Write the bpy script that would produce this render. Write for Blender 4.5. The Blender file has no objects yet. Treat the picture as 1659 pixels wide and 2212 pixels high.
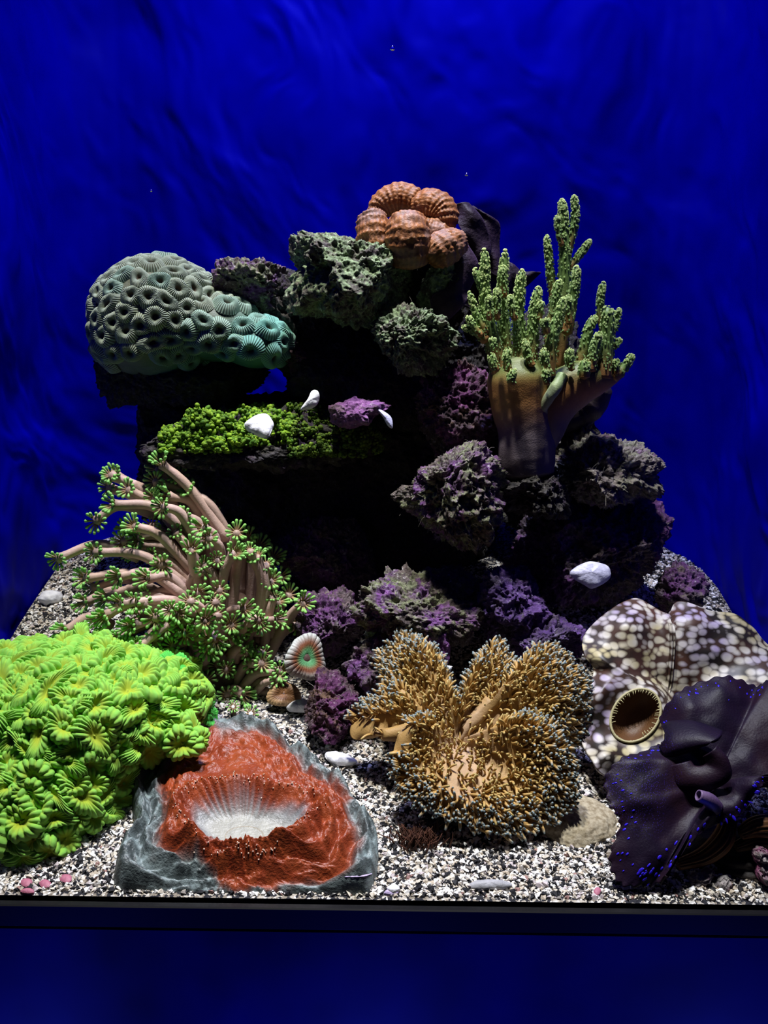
import bpy, math, random
import numpy as np
from mathutils import Vector, Matrix

random.seed(7)
rng = np.random.default_rng(7)
sc = bpy.context.scene
C = sc.collection

# ------------------------------------------------------------------ camera
FPX, W, H = 1950.0, 1659, 2212
CAM = np.array([0.0, -0.72, 0.437])
PITCH, ROLL = math.radians(8.0), math.radians(-0.75)
fw = np.array([0, math.cos(PITCH), -math.sin(PITCH)])
rt0 = np.array([1.0, 0, 0])
up0 = np.cross(rt0, fw)
rt = rt0 * math.cos(ROLL) + up0 * math.sin(ROLL) * -1.0
up = np.cross(rt, fw)
cd = bpy.data.cameras.new('camera')
cam = bpy.data.objects.new('camera', cd)
C.objects.link(cam)
cd.sensor_fit = 'VERTICAL'
cd.sensor_height = 36.0
cd.lens = 36.0 * FPX / H
cd.clip_start = 0.01
m = Matrix.Identity(4)
for i in range(3):
    m[i][0], m[i][1], m[i][2], m[i][3] = rt[i], up[i], -fw[i], CAM[i]
cam.matrix_world = m
sc.camera = cam

# ------------------------------------------------------------------ world, lamps, exposure
w = bpy.data.worlds.new('World'); sc.world = w
w.use_nodes = True
bg = w.node_tree.nodes['Background']
bg.inputs[0].default_value = (0.18, 0.22, 1.0, 1)
bg.inputs[1].default_value = 0.017
sc.view_settings.view_transform = 'Standard'
sc.view_settings.look = 'None'
sc.view_settings.gamma = 1.0
sc.view_settings.use_curve_mapping = False
sc.view_settings.exposure = 0.0


def lamp(name, loc, target, power, color, size, angle, blend=0.6):
    l = bpy.data.lights.new(name, 'SPOT')
    l.energy = power; l.color = color; l.shadow_soft_size = size
    l.spot_size = math.radians(angle); l.spot_blend = blend
    o = bpy.data.objects.new(name, l); C.objects.link(o)
    o.location = loc
    d = Vector(target) - Vector(loc)
    o.rotation_euler = d.to_track_quat('-Z', 'Y').to_euler()
    return o


# two lamps of the tank's hood, above the water, and an added blue lamp grazing the backdrop
lamp('hood_lamp', (-0.20, 0.05, 2.0), (-0.14, 0.2, 0.1), 190, (1.0, 0.97, 0.9), 0.05, 37, 0.85)
lamp('hood_lamp', (0.16, 0.05, 2.0), (0.12, 0.18, 0.1), 148, (0.95, 0.96, 1.0), 0.05, 37, 0.85)
lamp('added_wall_lamp', (0.0, 0.34, 1.45), (0.0, 0.60, 0.85), 34, (0.35, 0.4, 1.0), 0.05, 120, 1.0)
for px_l in (-.42, 0, .42):
    lamp('added_panel_lamp', (px_l, -0.16, -0.42), (px_l, 0.0, -0.1), 6.0, (0.03, 0.05, 1.0), 0.05, 150, 1.0)  # unseen blue lamps added to brighten the stand panel from below


# ------------------------------------------------------------------ helpers
def ray(px, py):
    d = fw * FPX + rt * (px - W / 2) - up * (py - H / 2)
    return d / np.linalg.norm(d)


def P(px, py, Y):
    d = ray(px, py)
    return CAM + d * ((Y - CAM[1]) / d[1])


def PX(Y):
    """metres per photograph pixel at depth Y"""
    return (Y - CAM[1]) / FPX / math.cos(PITCH) * 1.0


def sand_z(x, y):
    x = np.asarray(x, float); y = np.asarray(y, float)
    t = np.clip((y - 0.15) / 0.30, 0, 1); t = t * t * (3 - 2 * t)
    z = 0.31 * y + 0.085 * np.exp(-((x - 0.20) / 0.20) ** 2) * t + 0.035 * np.exp(-((x + 0.3) / 0.2) ** 2) * t
    z = z + 0.004 * np.sin(x * 23 + 1) * np.cos(y * 19) * np.clip(y / .08, 0, 1)
    return z


def G(px, py):
    """where the line of sight through a pixel meets the sand"""
    d = ray(px, py)
    lo, hi = 0.3, 2.0
    for _ in range(50):
        t = (lo + hi) / 2
        p = CAM + d * t
        if p[2] > sand_z(p[0], p[1]): lo = t
        else: hi = t
    return CAM + d * lo


def _h(ix, iy, iz, seed):
    h = (ix.astype(np.uint32) * np.uint32(374761393) + iy.astype(np.uint32) * np.uint32(668265263)
         + iz.astype(np.uint32) * np.uint32(2147483647 - 18) + np.uint32((seed * 144665) & 0xffffffff))
    h = (h ^ (h >> np.uint32(13))) * np.uint32(1274126177)
    h = (h ^ (h >> np.uint32(16))) * np.uint32(2246822519)
    h ^= h >> np.uint32(13)
    return h.astype(np.float64) / 4294967295.0


def vnoise(p, seed=0):
    i = np.floor(p).astype(np.int64); f = p - i
    f = f * f * f * (f * (f * 6 - 15) + 10)
    x, y, z = i[:, 0], i[:, 1], i[:, 2]
    r = 0
    for a in (0, 1):
        wx = f[:, 0] if a else 1 - f[:, 0]
        for b in (0, 1):
            wy = f[:, 1] if b else 1 - f[:, 1]
            for c in (0, 1):
                wz = f[:, 2] if c else 1 - f[:, 2]
                r = r + wx * wy * wz * _h(x + a, y + b, z + c, seed)
    return r * 2 - 1


def fbm(p, seed=0, octv=4, gain=0.5, lac=2.03):
    r, a, t = 0, 1.0, 0
    for k in range(octv):
        r = r + a * vnoise(p * lac ** k + 17.3 * k, seed + k); t += a; a *= gain
    return r / t


def worley(p, seed=0):
    i = np.floor(p).astype(np.int64)
    f1 = np.full(len(p), 9.0); f2 = f1.copy()
    for a in (-1, 0, 1):
        for b in (-1, 0, 1):
            for c in (-1, 0, 1):
                j = i + np.array([a, b, c])
                q = np.stack([j[:, k] + _h(j[:, 0], j[:, 1], j[:, 2], seed + 31 * k) for k in range(3)], 1)
                d = np.linalg.norm(q - p, axis=1)
                f2 = np.where(d < f1, f1, np.minimum(f2, d)); f1 = np.minimum(f1, d)
    return f1, f2


def smooth(a, b, x):
    t = np.clip((x - a) / (b - a), 0, 1)
    return t * t * (3 - 2 * t)


def mesh(name, V, F, cols=None, flat=False):
    V = np.asarray(V, np.float32)
    Fs = F if isinstance(F, list) else [F]
    Fs = [np.asarray(f, np.int32) for f in Fs if len(f)]
    me = bpy.data.meshes.new(name)
    me.vertices.add(len(V)); me.vertices.foreach_set('co', V.ravel())
    loops = np.concatenate([f.ravel() for f in Fs])
    tot = np.concatenate([np.full(len(f), f.shape[1], np.int32) for f in Fs])
    start = np.concatenate([[0], np.cumsum(tot)[:-1]]).astype(np.int32)
    me.loops.add(len(loops)); me.loops.foreach_set('vertex_index', loops)
    me.polygons.add(len(tot)); me.polygons.foreach_set('loop_start', start)
    try: me.polygons.foreach_set('loop_total', tot)
    except Exception: pass
    me.update(calc_edges=True)
    me.polygons.foreach_set('use_smooth', np.full(len(tot), not flat, bool))
    if cols is not None:
        cols = np.asarray(cols, np.float32)
        if cols.shape[1] == 3: cols = np.concatenate([cols, np.ones((len(cols), 1), np.float32)], 1)
        a = me.color_attributes.new('Col', 'FLOAT_COLOR', 'POINT')
        a.data.foreach_set('color', cols.ravel())
    me.validate()
    return me


def add(name, me, mat, parent=None, loc=None, matrix=None):
    o = bpy.data.objects.new(name, me); C.objects.link(o)
    if mat is not None and not me.materials: me.materials.append(mat)
    if parent is not None: o.parent = parent
    if loc is not None: o.location = loc
    if matrix is not None: o.matrix_local = matrix
    return o


def tag(o, label, cat, group=None, kind=None):
    o['label'] = label; o['category'] = cat
    if group: o['group'] = group
    if kind: o['kind'] = kind
    return o


def root(name, loc, label, cat, group=None):
    o = bpy.data.objects.new(name, None); C.objects.link(o)
    o.location = loc; o.empty_display_size = 0.02
    return tag(o, label, cat, group)


def solo(name, V, F, mat, label, cat, cols=None, group=None, kind=None, flat=False):
    """a thing that is one mesh; its origin lies at its base"""
    V = np.asarray(V, float)
    b = np.array([V[:, 0].mean(), V[:, 1].mean(), V[:, 2].min()])
    o = add(name, mesh(name, V - b, F, cols, flat), mat, loc=b)
    return tag(o, label, cat, group, kind)


def part(name, V, F, mat, parent, cols=None, kind=None, flat=False, label=None):
    V = np.asarray(V, float) - np.array(parent.location if parent.parent is None else (parent.location + parent.parent.location))
    o = add(name, mesh(name, V, F, cols, flat), mat, parent)
    if kind: o['kind'] = kind
    if label: o['label'] = label
    return o


def quads(nu, nv, wrap=False):
    """faces of a grid of nu x nv vertices, index i*nv+j; wrap closes the i direction"""
    i = np.arange(nu if wrap else nu - 1)[:, None]; j = np.arange(nv - 1)[None, :]
    a = i * nv + j; b = ((i + 1) % nu) * nv + j
    return np.stack([a, b, b + 1, a + 1], -1).reshape(-1, 4)


def normals(V, F):
    N = np.zeros_like(V)
    for f in (F if isinstance(F, list) else [F]):
        n = np.cross(V[f[:, 1]] - V[f[:, 0]], V[f[:, 2]] - V[f[:, 0]])
        if f.shape[1] == 4: n = n + np.cross(V[f[:, 2]] - V[f[:, 0]], V[f[:, 3]] - V[f[:, 0]])
        for k in range(f.shape[1]): np.add.at(N, f[:, k], n)
    return N / (np.linalg.norm(N, axis=1, keepdims=True) + 1e-12)


_ico = {}
def ico(sub):
    if sub not in _ico:
        t = (1 + 5 ** .5) / 2
        V = [(-1, t, 0), (1, t, 0), (-1, -t, 0), (1, -t, 0), (0, -1, t), (0, 1, t), (0, -1, -t), (0, 1, -t), (t, 0, -1), (t, 0, 1), (-t, 0, -1), (-t, 0, 1)]
        F = [(0, 11, 5), (0, 5, 1), (0, 1, 7), (0, 7, 10), (0, 10, 11), (1, 5, 9), (5, 11, 4), (11, 10, 2), (10, 7, 6), (7, 1, 8),
             (3, 9, 4), (3, 4, 2), (3, 2, 6), (3, 6, 8), (3, 8, 9), (4, 9, 5), (2, 4, 11), (6, 2, 10), (8, 6, 7), (9, 8, 1)]
        V = np.array(V, float); F = np.array(F)
        V /= np.linalg.norm(V, axis=1, keepdims=True)
        for _ in range(sub):
            E = np.sort(np.concatenate([F[:, [0, 1]], F[:, [1, 2]], F[:, [2, 0]]]), 1)
            U, inv = np.unique(E, axis=0, return_inverse=True)
            inv = inv.ravel()
            M = V[U].mean(1); M /= np.linalg.norm(M, axis=1, keepdims=True)
            n = len(V); k = len(F)
            ab, bc, ca = n + inv[:k], n + inv[k:2 * k], n + inv[2 * k:]
            V = np.concatenate([V, M])
            F = np.concatenate([np.stack([F[:, 0], ab, ca], 1), np.stack([F[:, 1], bc, ab], 1), np.stack([F[:, 2], ca, bc], 1), np.stack([ab, bc, ca], 1)])
        _ico[sub] = (V, F)
    V, F = _ico[sub]
    return V.copy(), F.copy()


def spline(pts, n, closed=False):
    """Catmull-Rom through the rows of pts (any number of columns)"""
    p = np.asarray(pts, float); k = len(p)
    if closed:
        t = np.arange(n) * k / n
        i = np.floor(t).astype(int); f = (t - i)[:, None]
        a, b, c, d = (p[(i + o) % k] for o in (-1, 0, 1, 2))
    else:
        t = np.linspace(0, k - 1, n)
        i = np.minimum(np.floor(t).astype(int), k - 2); f = (t - i)[:, None]
        q = np.concatenate([[2 * p[0] - p[1]], p, [2 * p[-1] - p[-2]]])
        a, b, c, d = (q[i + o] for o in range(4))
    return 0.5 * (2 * b + (c - a) * f + (2 * a - 5 * b + 4 * c - d) * f ** 2 + (3 * b - a - 3 * c + d) * f ** 3)


def frames(path):
    T = np.gradient(path, axis=0); T /= np.linalg.norm(T, axis=1, keepdims=True) + 1e-12
    n = np.cross(T[0], [0.31, 0.9, 0.29]); n /= np.linalg.norm(n)
    N = np.zeros_like(path)
    for k in range(len(path)):
        n = n - T[k] * n.dot(T[k]); n /= np.linalg.norm(n) + 1e-12
        N[k] = n
    return T, N, np.cross(T, N)


def tube(path, rad, ns=10, caps=True):
    """returns V, F, t (0..1 along), ang"""
    path = np.asarray(path, float); n = len(path)
    rad = np.broadcast_to(np.asarray(rad, float), (n,)).copy()
    T, N, B = frames(path)
    a = np.arange(ns) * 2 * math.pi / ns
    V = path[:, None] + rad[:, None, None] * (N[:, None] * np.cos(a)[None, :, None] + B[:, None] * np.sin(a)[None, :, None])
    V = V.reshape(-1, 3)
    i = np.arange(n - 1)[:, None]; j = np.arange(ns)[None]
    F = np.stack([i * ns + j, i * ns + (j + 1) % ns, (i + 1) * ns + (j + 1) % ns, (i + 1) * ns + j], -1).reshape(-1, 4)
    t = np.repeat(np.linspace(0, 1, n), ns); ang = np.tile(a, n)
    Fs = [F]
    if caps:
        V = np.concatenate([V, [path[0] - T[0] * rad[0] * .5, path[-1] + T[-1] * rad[-1] * .5]])
        t = np.concatenate([t, [0, 1]]); ang = np.concatenate([ang, [0, 0]])
        j = np.arange(ns)
        Fs.append(np.concatenate([np.stack([(j + 1) % ns, j, np.full(ns, n * ns)], 1),
                                  np.stack([(n - 1) * ns + j, (n - 1) * ns + (j + 1) % ns, np.full(ns, n * ns + 1)], 1)]))
    return V, Fs, t, ang


def join(parts):
    """[(V, F or [F..], cols)] -> one"""
    Vs, F3, F4, Cs, o = [], [], [], [], 0
    for V, F, c in parts:
        for f in (F if isinstance(F, list) else [F]):
            (F3 if f.shape[1] == 3 else F4).append(f + o)
        Vs.append(V); Cs.append(c); o += len(V)
    Fs = []
    if F4: Fs.append(np.concatenate(F4))
    if F3: Fs.append(np.concatenate(F3))
    return np.concatenate(Vs), Fs, (np.concatenate(Cs) if Cs[0] is not None else None)


def basis(n, spin=0.0):
    n = np.asarray(n, float); n = n / np.linalg.norm(n)
    a = np.array([0, 0, 1.0]) if abs(n[2]) < .9 else np.array([1.0, 0, 0])
    x = np.cross(a, n); x /= np.linalg.norm(x); y = np.cross(n, x)
    c, s = math.cos(spin), math.sin(spin)
    return x * c + y * s, -x * s + y * c, n


def mat4(p, n, spin, s, sy=None, sz=None):
    x, y, z = basis(n, spin)
    sy = s if sy is None else sy; sz = s if sz is None else sz
    M = Matrix.Identity(4)
    for i in range(3):
        M[i][0], M[i][1], M[i][2], M[i][3] = x[i] * s, y[i] * sy, z[i] * sz, p[i]
    return M


def scatter(pts, nrm, r, seed=0, r2=None):
    """dart throwing: indices of pts at least r apart"""
    g = np.random.default_rng(seed)
    order = g.permutation(len(pts)); keep = []; K = np.zeros((0, 3))
    for i in order:
        if len(keep) == 0 or np.min(((K - pts[i]) ** 2).sum(1)) > r * r:
            keep.append(i); K = pts[keep]
    return np.array(keep)


def copies(base, fbase, pos, xa, ya, za, sc3, cols):
    """many small copies of one base shape as one mesh; sc3 (n,3), cols (n,nv,3) or (n,3)"""
    n, k = len(pos), len(base)
    b = base[None] * sc3[:, None]
    V = pos[:, None] + b[..., 0:1] * xa[:, None] + b[..., 1:2] * ya[:, None] + b[..., 2:3] * za[:, None]
    F = (fbase[None] + (np.arange(n) * k)[:, None, None]).reshape(-1, fbase.shape[1])
    if cols.ndim == 2: cols = np.repeat(cols[:, None], k, 1)
    return V.reshape(-1, 3), F, cols.reshape(-1, 3)


def rand_dirs(n, g):
    v = g.normal(size=(n, 3)); return v / np.linalg.norm(v, axis=1, keepdims=True)


def perp(n):
    a = np.where(np.abs(n[:, 2:3]) < .9, [[0, 0, 1.0]], [[1.0, 0, 0]])
    x = np.cross(a, n); x /= np.linalg.norm(x, axis=1, keepdims=True) + 1e-12
    return x, np.cross(n, x)


def lin(r, g, b):
    f = lambda c: (c / 255 / 12.92) if c / 255 <= 0.04045 else ((c / 255 + 0.055) / 1.055) ** 2.4
    return np.array([f(r), f(g), f(b)])


# ------------------------------------------------------------------ materials
class NT:
    def __init__(s, name):
        s.m = bpy.data.materials.new(name); s.m.use_nodes = True
        s.t = s.m.node_tree; s.b = s.t.nodes['Principled BSDF']; s.o = s.t.nodes['Material Output']
    def n(s, kind, **kw):
        x = s.t.nodes.new(kind)
        for k, v in kw.items():
            if k.startswith('i_'):
                key = k[2:]; key = int(key) if key.isdigit() else key.replace('_', ' ')
                x.inputs[key].default_value = v
            else: setattr(x, k, v)
        return x
    def l(s, a, b): s.t.links.new(a, b)
    def coords(s, scale=(1, 1, 1)):
        g = s.n('ShaderNodeTexCoord'); mp = s.n('ShaderNodeMapping')
        mp.inputs['Scale'].default_value = scale
        s.l(g.outputs['Object'], mp.inputs['Vector']); return mp.outputs[0]
    def noise(s, v, scale, detail=4, rough=0.55):
        x = s.n('ShaderNodeTexNoise'); x.inputs['Scale'].default_value = scale
        x.inputs['Detail'].default_value = detail; x.inputs['Roughness'].default_value = rough
        s.l(v, x.inputs['Vector']); return x.outputs[0]
    def voro(s, v, scale, feature='F1', out=0):
        x = s.n('ShaderNodeTexVoronoi', feature=feature); x.inputs['Scale'].default_value = scale
        s.l(v, x.inputs['Vector']); return x.outputs[out]
    def ramp(s, fac, stops, mode='LINEAR'):
        x = s.n('ShaderNodeValToRGB'); e = x.color_ramp; e.interpolation = mode
        while len(e.elements) < len(stops): e.elements.new(0.5)
        for el, (p, c) in zip(e.elements, stops):
            el.position = p; el.color = tuple(c) + (1,) if len(c) == 3 else c
        s.l(fac, x.inputs[0]); return x.outputs[0]
    def mix(s, fac, a, b, mode='MIX'):
        x = s.n('ShaderNodeMix', data_type='RGBA', blend_type=mode)
        for k, v in ((0, fac), (6, a), (7, b)):
            if hasattr(v, 'is_linked') or hasattr(v, 'links'): s.l(v, x.inputs[k])
            else: x.inputs[k].default_value = v if k == 0 else tuple(v) + (1,)
        return x.outputs[2]
    def bump(s, h, dist, strength=1.0, prev=None):
        x = s.n('ShaderNodeBump'); x.inputs['Distance'].default_value = dist; x.inputs['Strength'].default_value = strength
        s.l(h, x.inputs['Height'])
        if prev is not None: s.l(prev, x.inputs['Normal'])
        return x.outputs[0]
    def attr(s): return s.n('ShaderNodeAttribute', attribute_name='Col').outputs['Color']
    def done(s, col, rough=0.6, nrm=None, spec=0.3, sss=0.0):
        if hasattr(col, 'links'): s.l(col, s.b.inputs['Base Color'])
        else: s.b.inputs['Base Color'].default_value = tuple(col) + (1,)
        s.b.inputs['Roughness'].default_value = rough
        s.b.inputs['Specular IOR Level'].default_value = spec
        if nrm is not None: s.l(nrm, s.b.inputs['Normal'])
        if sss:
            s.b.inputs['Subsurface Weight'].default_value = sss
            s.b.inputs['Subsurface Radius'].default_value = (1, .6, .4)
            s.b.inputs['Subsurface Scale'].default_value = 0.003
        return s.m


def flesh(name, bump_scale=600, bump=0.0006, rough=0.5, spec=0.3, vary=0.35, sss=0.0, vs=120):
    """vertex colour with a little mottling and a fine skin grain"""
    s = NT(name); v = s.coords()
    n1 = s.noise(v, vs, 4)
    c = s.mix(vary, s.attr(), s.ramp(n1, [(0.3, (0.25, 0.25, 0.25)), (0.7, (1.0, 1.0, 1.0))]), 'MULTIPLY')
    nb = s.bump(s.noise(v, bump_scale, 3), bump, 0.8)
    return s.done(c, rough, nb, spec, sss)


def rock_mat(name, base, crust, turf, pale, crust_at=0.5, turf_at=0.55, seed=0.0):
    """live rock: stone, patches of coralline crust, turf algae and pale specks"""
    s = NT(name); g = s.n('ShaderNodeTexCoord'); mp = s.n('ShaderNodeMapping')
    mp.inputs['Location'].default_value = (seed, seed * 1.7, -seed)
    s.l(g.outputs['Object'], mp.inputs['Vector']); v = mp.outputs[0]
    n1, n2, n3 = s.noise(v, 55, 6, .65), s.noise(v, 26, 6, .62), s.noise(v, 190, 5, .7)
    st = s.ramp(n3, [(0.33, np.array(base) * 0.35), (0.52, base), (0.68, np.array(base) * 1.8)])
    cr = s.ramp(n1, [(0.35, np.array(crust) * 0.45), (0.6, crust), (0.75, np.array(crust) * 1.6 + .03)])
    c = s.mix(s.ramp(n2, [(crust_at - .04, (0, 0, 0)), (crust_at + .05, (1, 1, 1))]), st, cr)
    n4 = s.noise(v, 48, 7, .75)
    tf = s.ramp(n3, [(0.35, np.array(turf) * 0.4), (0.6, turf), (0.72, np.array(turf) * 1.5)])
    c = s.mix(s.ramp(n4, [(turf_at - .03, (0, 0, 0)), (turf_at + .05, (1, 1, 1))]), c, tf)
    n5 = s.noise(v, 170, 6, .75)
    c = s.mix(s.ramp(n5, [(0.57, (0, 0, 0)), (0.66, (1, 1, 1))]), c, pale)
    nb = s.bump(s.noise(v, 260, 5, .7), 0.004, 0.9)
    nb = s.bump(s.voro(v, 150), 0.004, 0.6, nb)
    return s.done(c, 0.75, nb, 0.35)


GREENROCK = rock_mat('rock_turf_green', (.08, .07, .055), (.09, .05, .08), (.22, .30, .15), (.50, .60, .38), .58, .48, 1.3)
PURPLE = rock_mat('rock_purple', (.095, .065, .075), (.145, .045, .18), (.17, .15, .10), (.36, .31, .34), .48, .58, 4.1)
MIXED = rock_mat('rock_mixed', (.10, .075, .07), (.16, .055, .20), (.23, .25, .13), (.46, .43, .42), .52, .53, 2.2)
TAN = rock_mat('rock_tan', (.22, .18, .16), (.20, .09, .20), (.29, .28, .19), (.50, .47, .44), .56, .50, 7.7)
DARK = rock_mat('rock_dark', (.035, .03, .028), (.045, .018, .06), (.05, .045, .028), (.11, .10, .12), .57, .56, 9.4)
PINK = rock_mat('rock_pink', (.14, .08, .11), (.26, .09, .30), (.22, .13, .2), (.42, .3, .42), .45, .60, 5.5)
MAGENTA = rock_mat('rock_magenta', (.075, .04, .05), (.14, .03, .12), (.16, .09, .05), (.32, .24, .27), .50, .57, 3.4)
VIOLET = rock_mat('rock_violet', (.06, .04, .08), (.085, .035, .18), (.10, .085, .10), (.24, .2, .32), .45, .60, 6.1)

# ------------------------------------------------------------------ the setting
# blue sheet round back and sides; ripples added to imitate caustic mottling
TW, TD, CR = 0.455, 0.60, 0.10
path = [(-TW, 0.0), (-TW, TD - CR)]
path += [(-TW + CR - CR * math.cos(a), TD - CR + CR * math.sin(a)) for a in np.linspace(0.1, math.pi / 2, 8)]
path += [(TW - CR + CR * math.sin(a), TD - CR + CR * math.cos(a)) for a in np.linspace(0, math.pi / 2 - .1, 8)]
path += [(TW, TD - CR), (TW, 0.0)]
p2 = np.array(path)
seg = np.concatenate([[0], np.cumsum(np.linalg.norm(np.diff(p2, axis=0), axis=1))])
ss = np.linspace(0, seg[-1], 520)
bx, by = np.interp(ss, seg, p2[:, 0]), np.interp(ss, seg, p2[:, 1])
zz = np.linspace(-0.02, 1.34, 460)
nx_, ny_ = np.gradient(by), -np.gradient(bx)
ln = np.hypot(nx_, ny_); nx_, ny_ = nx_ / ln, ny_ / ln
SS, ZZ = np.meshgrid(ss, zz, indexing='ij')
q = np.stack([SS.ravel() * 9 + ZZ.ravel() * 3, ZZ.ravel() * 7, 0 * ZZ.ravel()], 1)
warp = fbm(q * 0.6, 40, 3)
q2 = np.stack([SS.ravel() * 16 + 1.6 * warp + ZZ.ravel() * 5, ZZ.ravel() * 9 + 1.2 * warp, 0 * ZZ.ravel() + .5], 1)
hgt = 0.0105 * fbm(q2 * 1.05, 3, 3, .45) + 0.012 * fbm(q * .45, 9, 2)
hgt = hgt.reshape(SS.shape)
Vw = np.stack([bx[:, None] + nx_[:, None] * hgt, by[:, None] + ny_[:, None] * hgt, ZZ], -1).reshape(-1, 3)
s = NT('blue_backdrop'); v = s.coords()
nn = s.noise(v, 7, 3)
BLUE = s.done(s.ramp(nn, [(0.3, (0.0, 0.0, 0.30)), (0.7, (0.0004, 0.0006, 0.44))]), 0.55, None, 0.02)
wall = add('wall_back', mesh('wall_back', Vw, quads(520, 460)), BLUE)
wall['kind'] = 'structure'; wall['label'] = 'deep blue sheet lining the back and sides of the tank, rippled to imitate caustics'

# sand bed: a slope with loose grains on it
gx, gy = np.linspace(-TW, TW, 260), np.linspace(0.0, TD, 180)
GX, GY = np.meshgrid(gx, gy, indexing='ij')
GZ = sand_z(GX, GY)
s = NT('sand_bed'); v = s.coords()
cell = s.voro(v, 420, 'F1', 1)
sandc = s.ramp(s.n('ShaderNodeSeparateColor').outputs[0], [(0, (0.1, 0.1, 0.1)), (1, (1, 1, 1))])
sep = sandc.node.inputs[0].links[0].from_node; s.l(cell, sep.inputs[0])
e = sandc.node.color_ramp
e.interpolation = 'CONSTANT'
e.elements[0].color = (0.02, 0.02, 0.025, 1)
for p_, c_ in ((0.42, (0.22, 0.19, 0.15, 1)), (0.62, (0.42, 0.38, 0.32, 1)), (0.82, (0.6, 0.58, 0.54, 1))):
    x = e.elements.new(p_); x.color = c_
SANDBED = s.done(sandc, 0.85, s.bump(s.voro(v, 420), 0.002, 0.8), 0.2)
Vf = np.stack([GX, GY, GZ], -1).reshape(-1, 3)
floor = add('floor', mesh('floor', Vf, quads(260, 180)[:, ::-1]), SANDBED)
floor['kind'] = 'structure'; floor['label'] = 'pale sand bed rising towards the back of the tank'


def grains(n, xr, yr, smin, smax, name, label, seed, mask=None):
    g = np.random.default_rng(seed)
    x = g.uniform(*xr, n); y = g.uniform(*yr, n) 
    if mask is not None:
        k = mask(x, y, g); x, y = x[k], y[k]; n = len(x)
    z = sand_z(x, y)
    base = np.array([(1, 0, 0), (-1, 0, 0), (0, 1, 0), (0, -1, 0), (0, 0, .7), (0, 0, -.7), (.62, .62, .45), (-.6, .6, -.3)], float)[:6]
    fb = np.array([(0, 2, 4), (2, 1, 4), (1, 3, 4), (3, 0, 4), (2, 0, 5), (1, 2, 5), (3, 1, 5), (0, 3, 5)])
    za = rand_dirs(n, g) * .8 + np.array([0, 0, 1.0]); za /= np.linalg.norm(za, axis=1, keepdims=True)
    xa, ya = perp(za); a = g.uniform(0, 6.28, n)[:, None]
    xa, ya = xa * np.cos(a) + ya * np.sin(a), -xa * np.sin(a) + ya * np.cos(a)
    s0 = smin + (smax - smin) * g.random(n) ** 2.2
    s3 = s0[:, None] * g.uniform(.65, 1.3, (n, 3))
    r = g.random(n)
    pal = np.array([(.82, .80, .77), (.64, .58, .48), (.46, .39, .30), (.20, .18, .16), (.010, .010, .013), (.48, .42, .42), (.28, .16, .14)])
    cum = np.array([.30, .46, .56, .61, .93, .985, 1.0])
    cols = pal[np.searchsorted(cum, r)] * g.uniform(.8, 1.12, (n, 1))
    pos = np.stack([x, y, z + s0 * .25], 1)
    V, F, cc = copies(base, fb, pos, xa, ya, za, s3, np.minimum(cols, .85))
    o = solo(name, V, F, GRAIN, label, 'gravel', cc, kind='stuff', flat=True)
    return o


s = NT('sand_grain'); GRAIN = s.done(s.attr(), 0.7, None, 0.3)


def front_mask(x, y, g):
    # only what the lens can see of the front slope
    half = (y + .74) * .44
    return np.abs(x) < half


grains(48000, (-.42, .42), (.004, .21), .0014, .0036, 'gravel', 'black and white coarse gravel across the front of the tank', 3, front_mask)
grains(26000, (-.45, .45), (.21, .56), .0018, .0042, 'gravel', 'speckled cream gravel heaped along the back of the tank', 4,
       lambda x, y, g: (x > .17) | (x < -.17))

# front pane, black rim and the stand below
s = NT('clear_glass'); s.t.nodes.remove(s.b)
tr = s.n('ShaderNodeBsdfTransparent'); tr.inputs[0].default_value = (0.985, 0.99, 1.0, 1)
s.l(tr.outputs[0], s.o.inputs['Surface'])


def box(x0, x1, y0, y1, z0, z1):
    V = np.array([(x, y, z) for x in (x0, x1) for y in (y0, y1) for z in (z0, z1)], float)
    F = np.array([(0, 1, 3, 2), (4, 6, 7, 5), (0, 4, 5, 1), (2, 3, 7, 6), (0, 2, 6, 4), (1, 5, 7, 3)])
    return V, F


V, F = box(-.55, .55, -.006, 0, -.0185, 1.34)
o = add('window_1', mesh('window_1', V, F, flat=True), s.m); o['kind'] = 'structure'; o['label'] = 'clear front pane of the aquarium'
s = NT('black_rim'); BLACK = s.done((.004, .004, .005), .4, None, .25)
V, F = box(-.6, .6, -.014, -.0062, -.0200, -.0005)
o = add('trim_1', mesh('trim_1', V, F, flat=True), BLACK); o['kind'] = 'structure'; o['label'] = 'black rim along the bottom of the front pane'
o.modifiers.new('b', 'BEVEL').width = .001
s = NT('stand_panel'); v = s.coords()
STAND = s.done(s.ramp(s.noise(v, 6, 3), [(0.35, (.003, .004, .03)), (0.7, (.004, .006, .12))]), .35, None, .3)
V, F = box(-.7, .7, -.0135, .10, -.45, -.0202)
o = add('aquarium_stand', mesh('aquarium_stand', V - np.array([0, 0, -.45]), F, flat=True), STAND, loc=(0, 0, -.45))
o.modifiers.new('b', 'BEVEL').width = .002
tag(o, 'dark navy panel of the stand below the black rim', 'stand')

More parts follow.
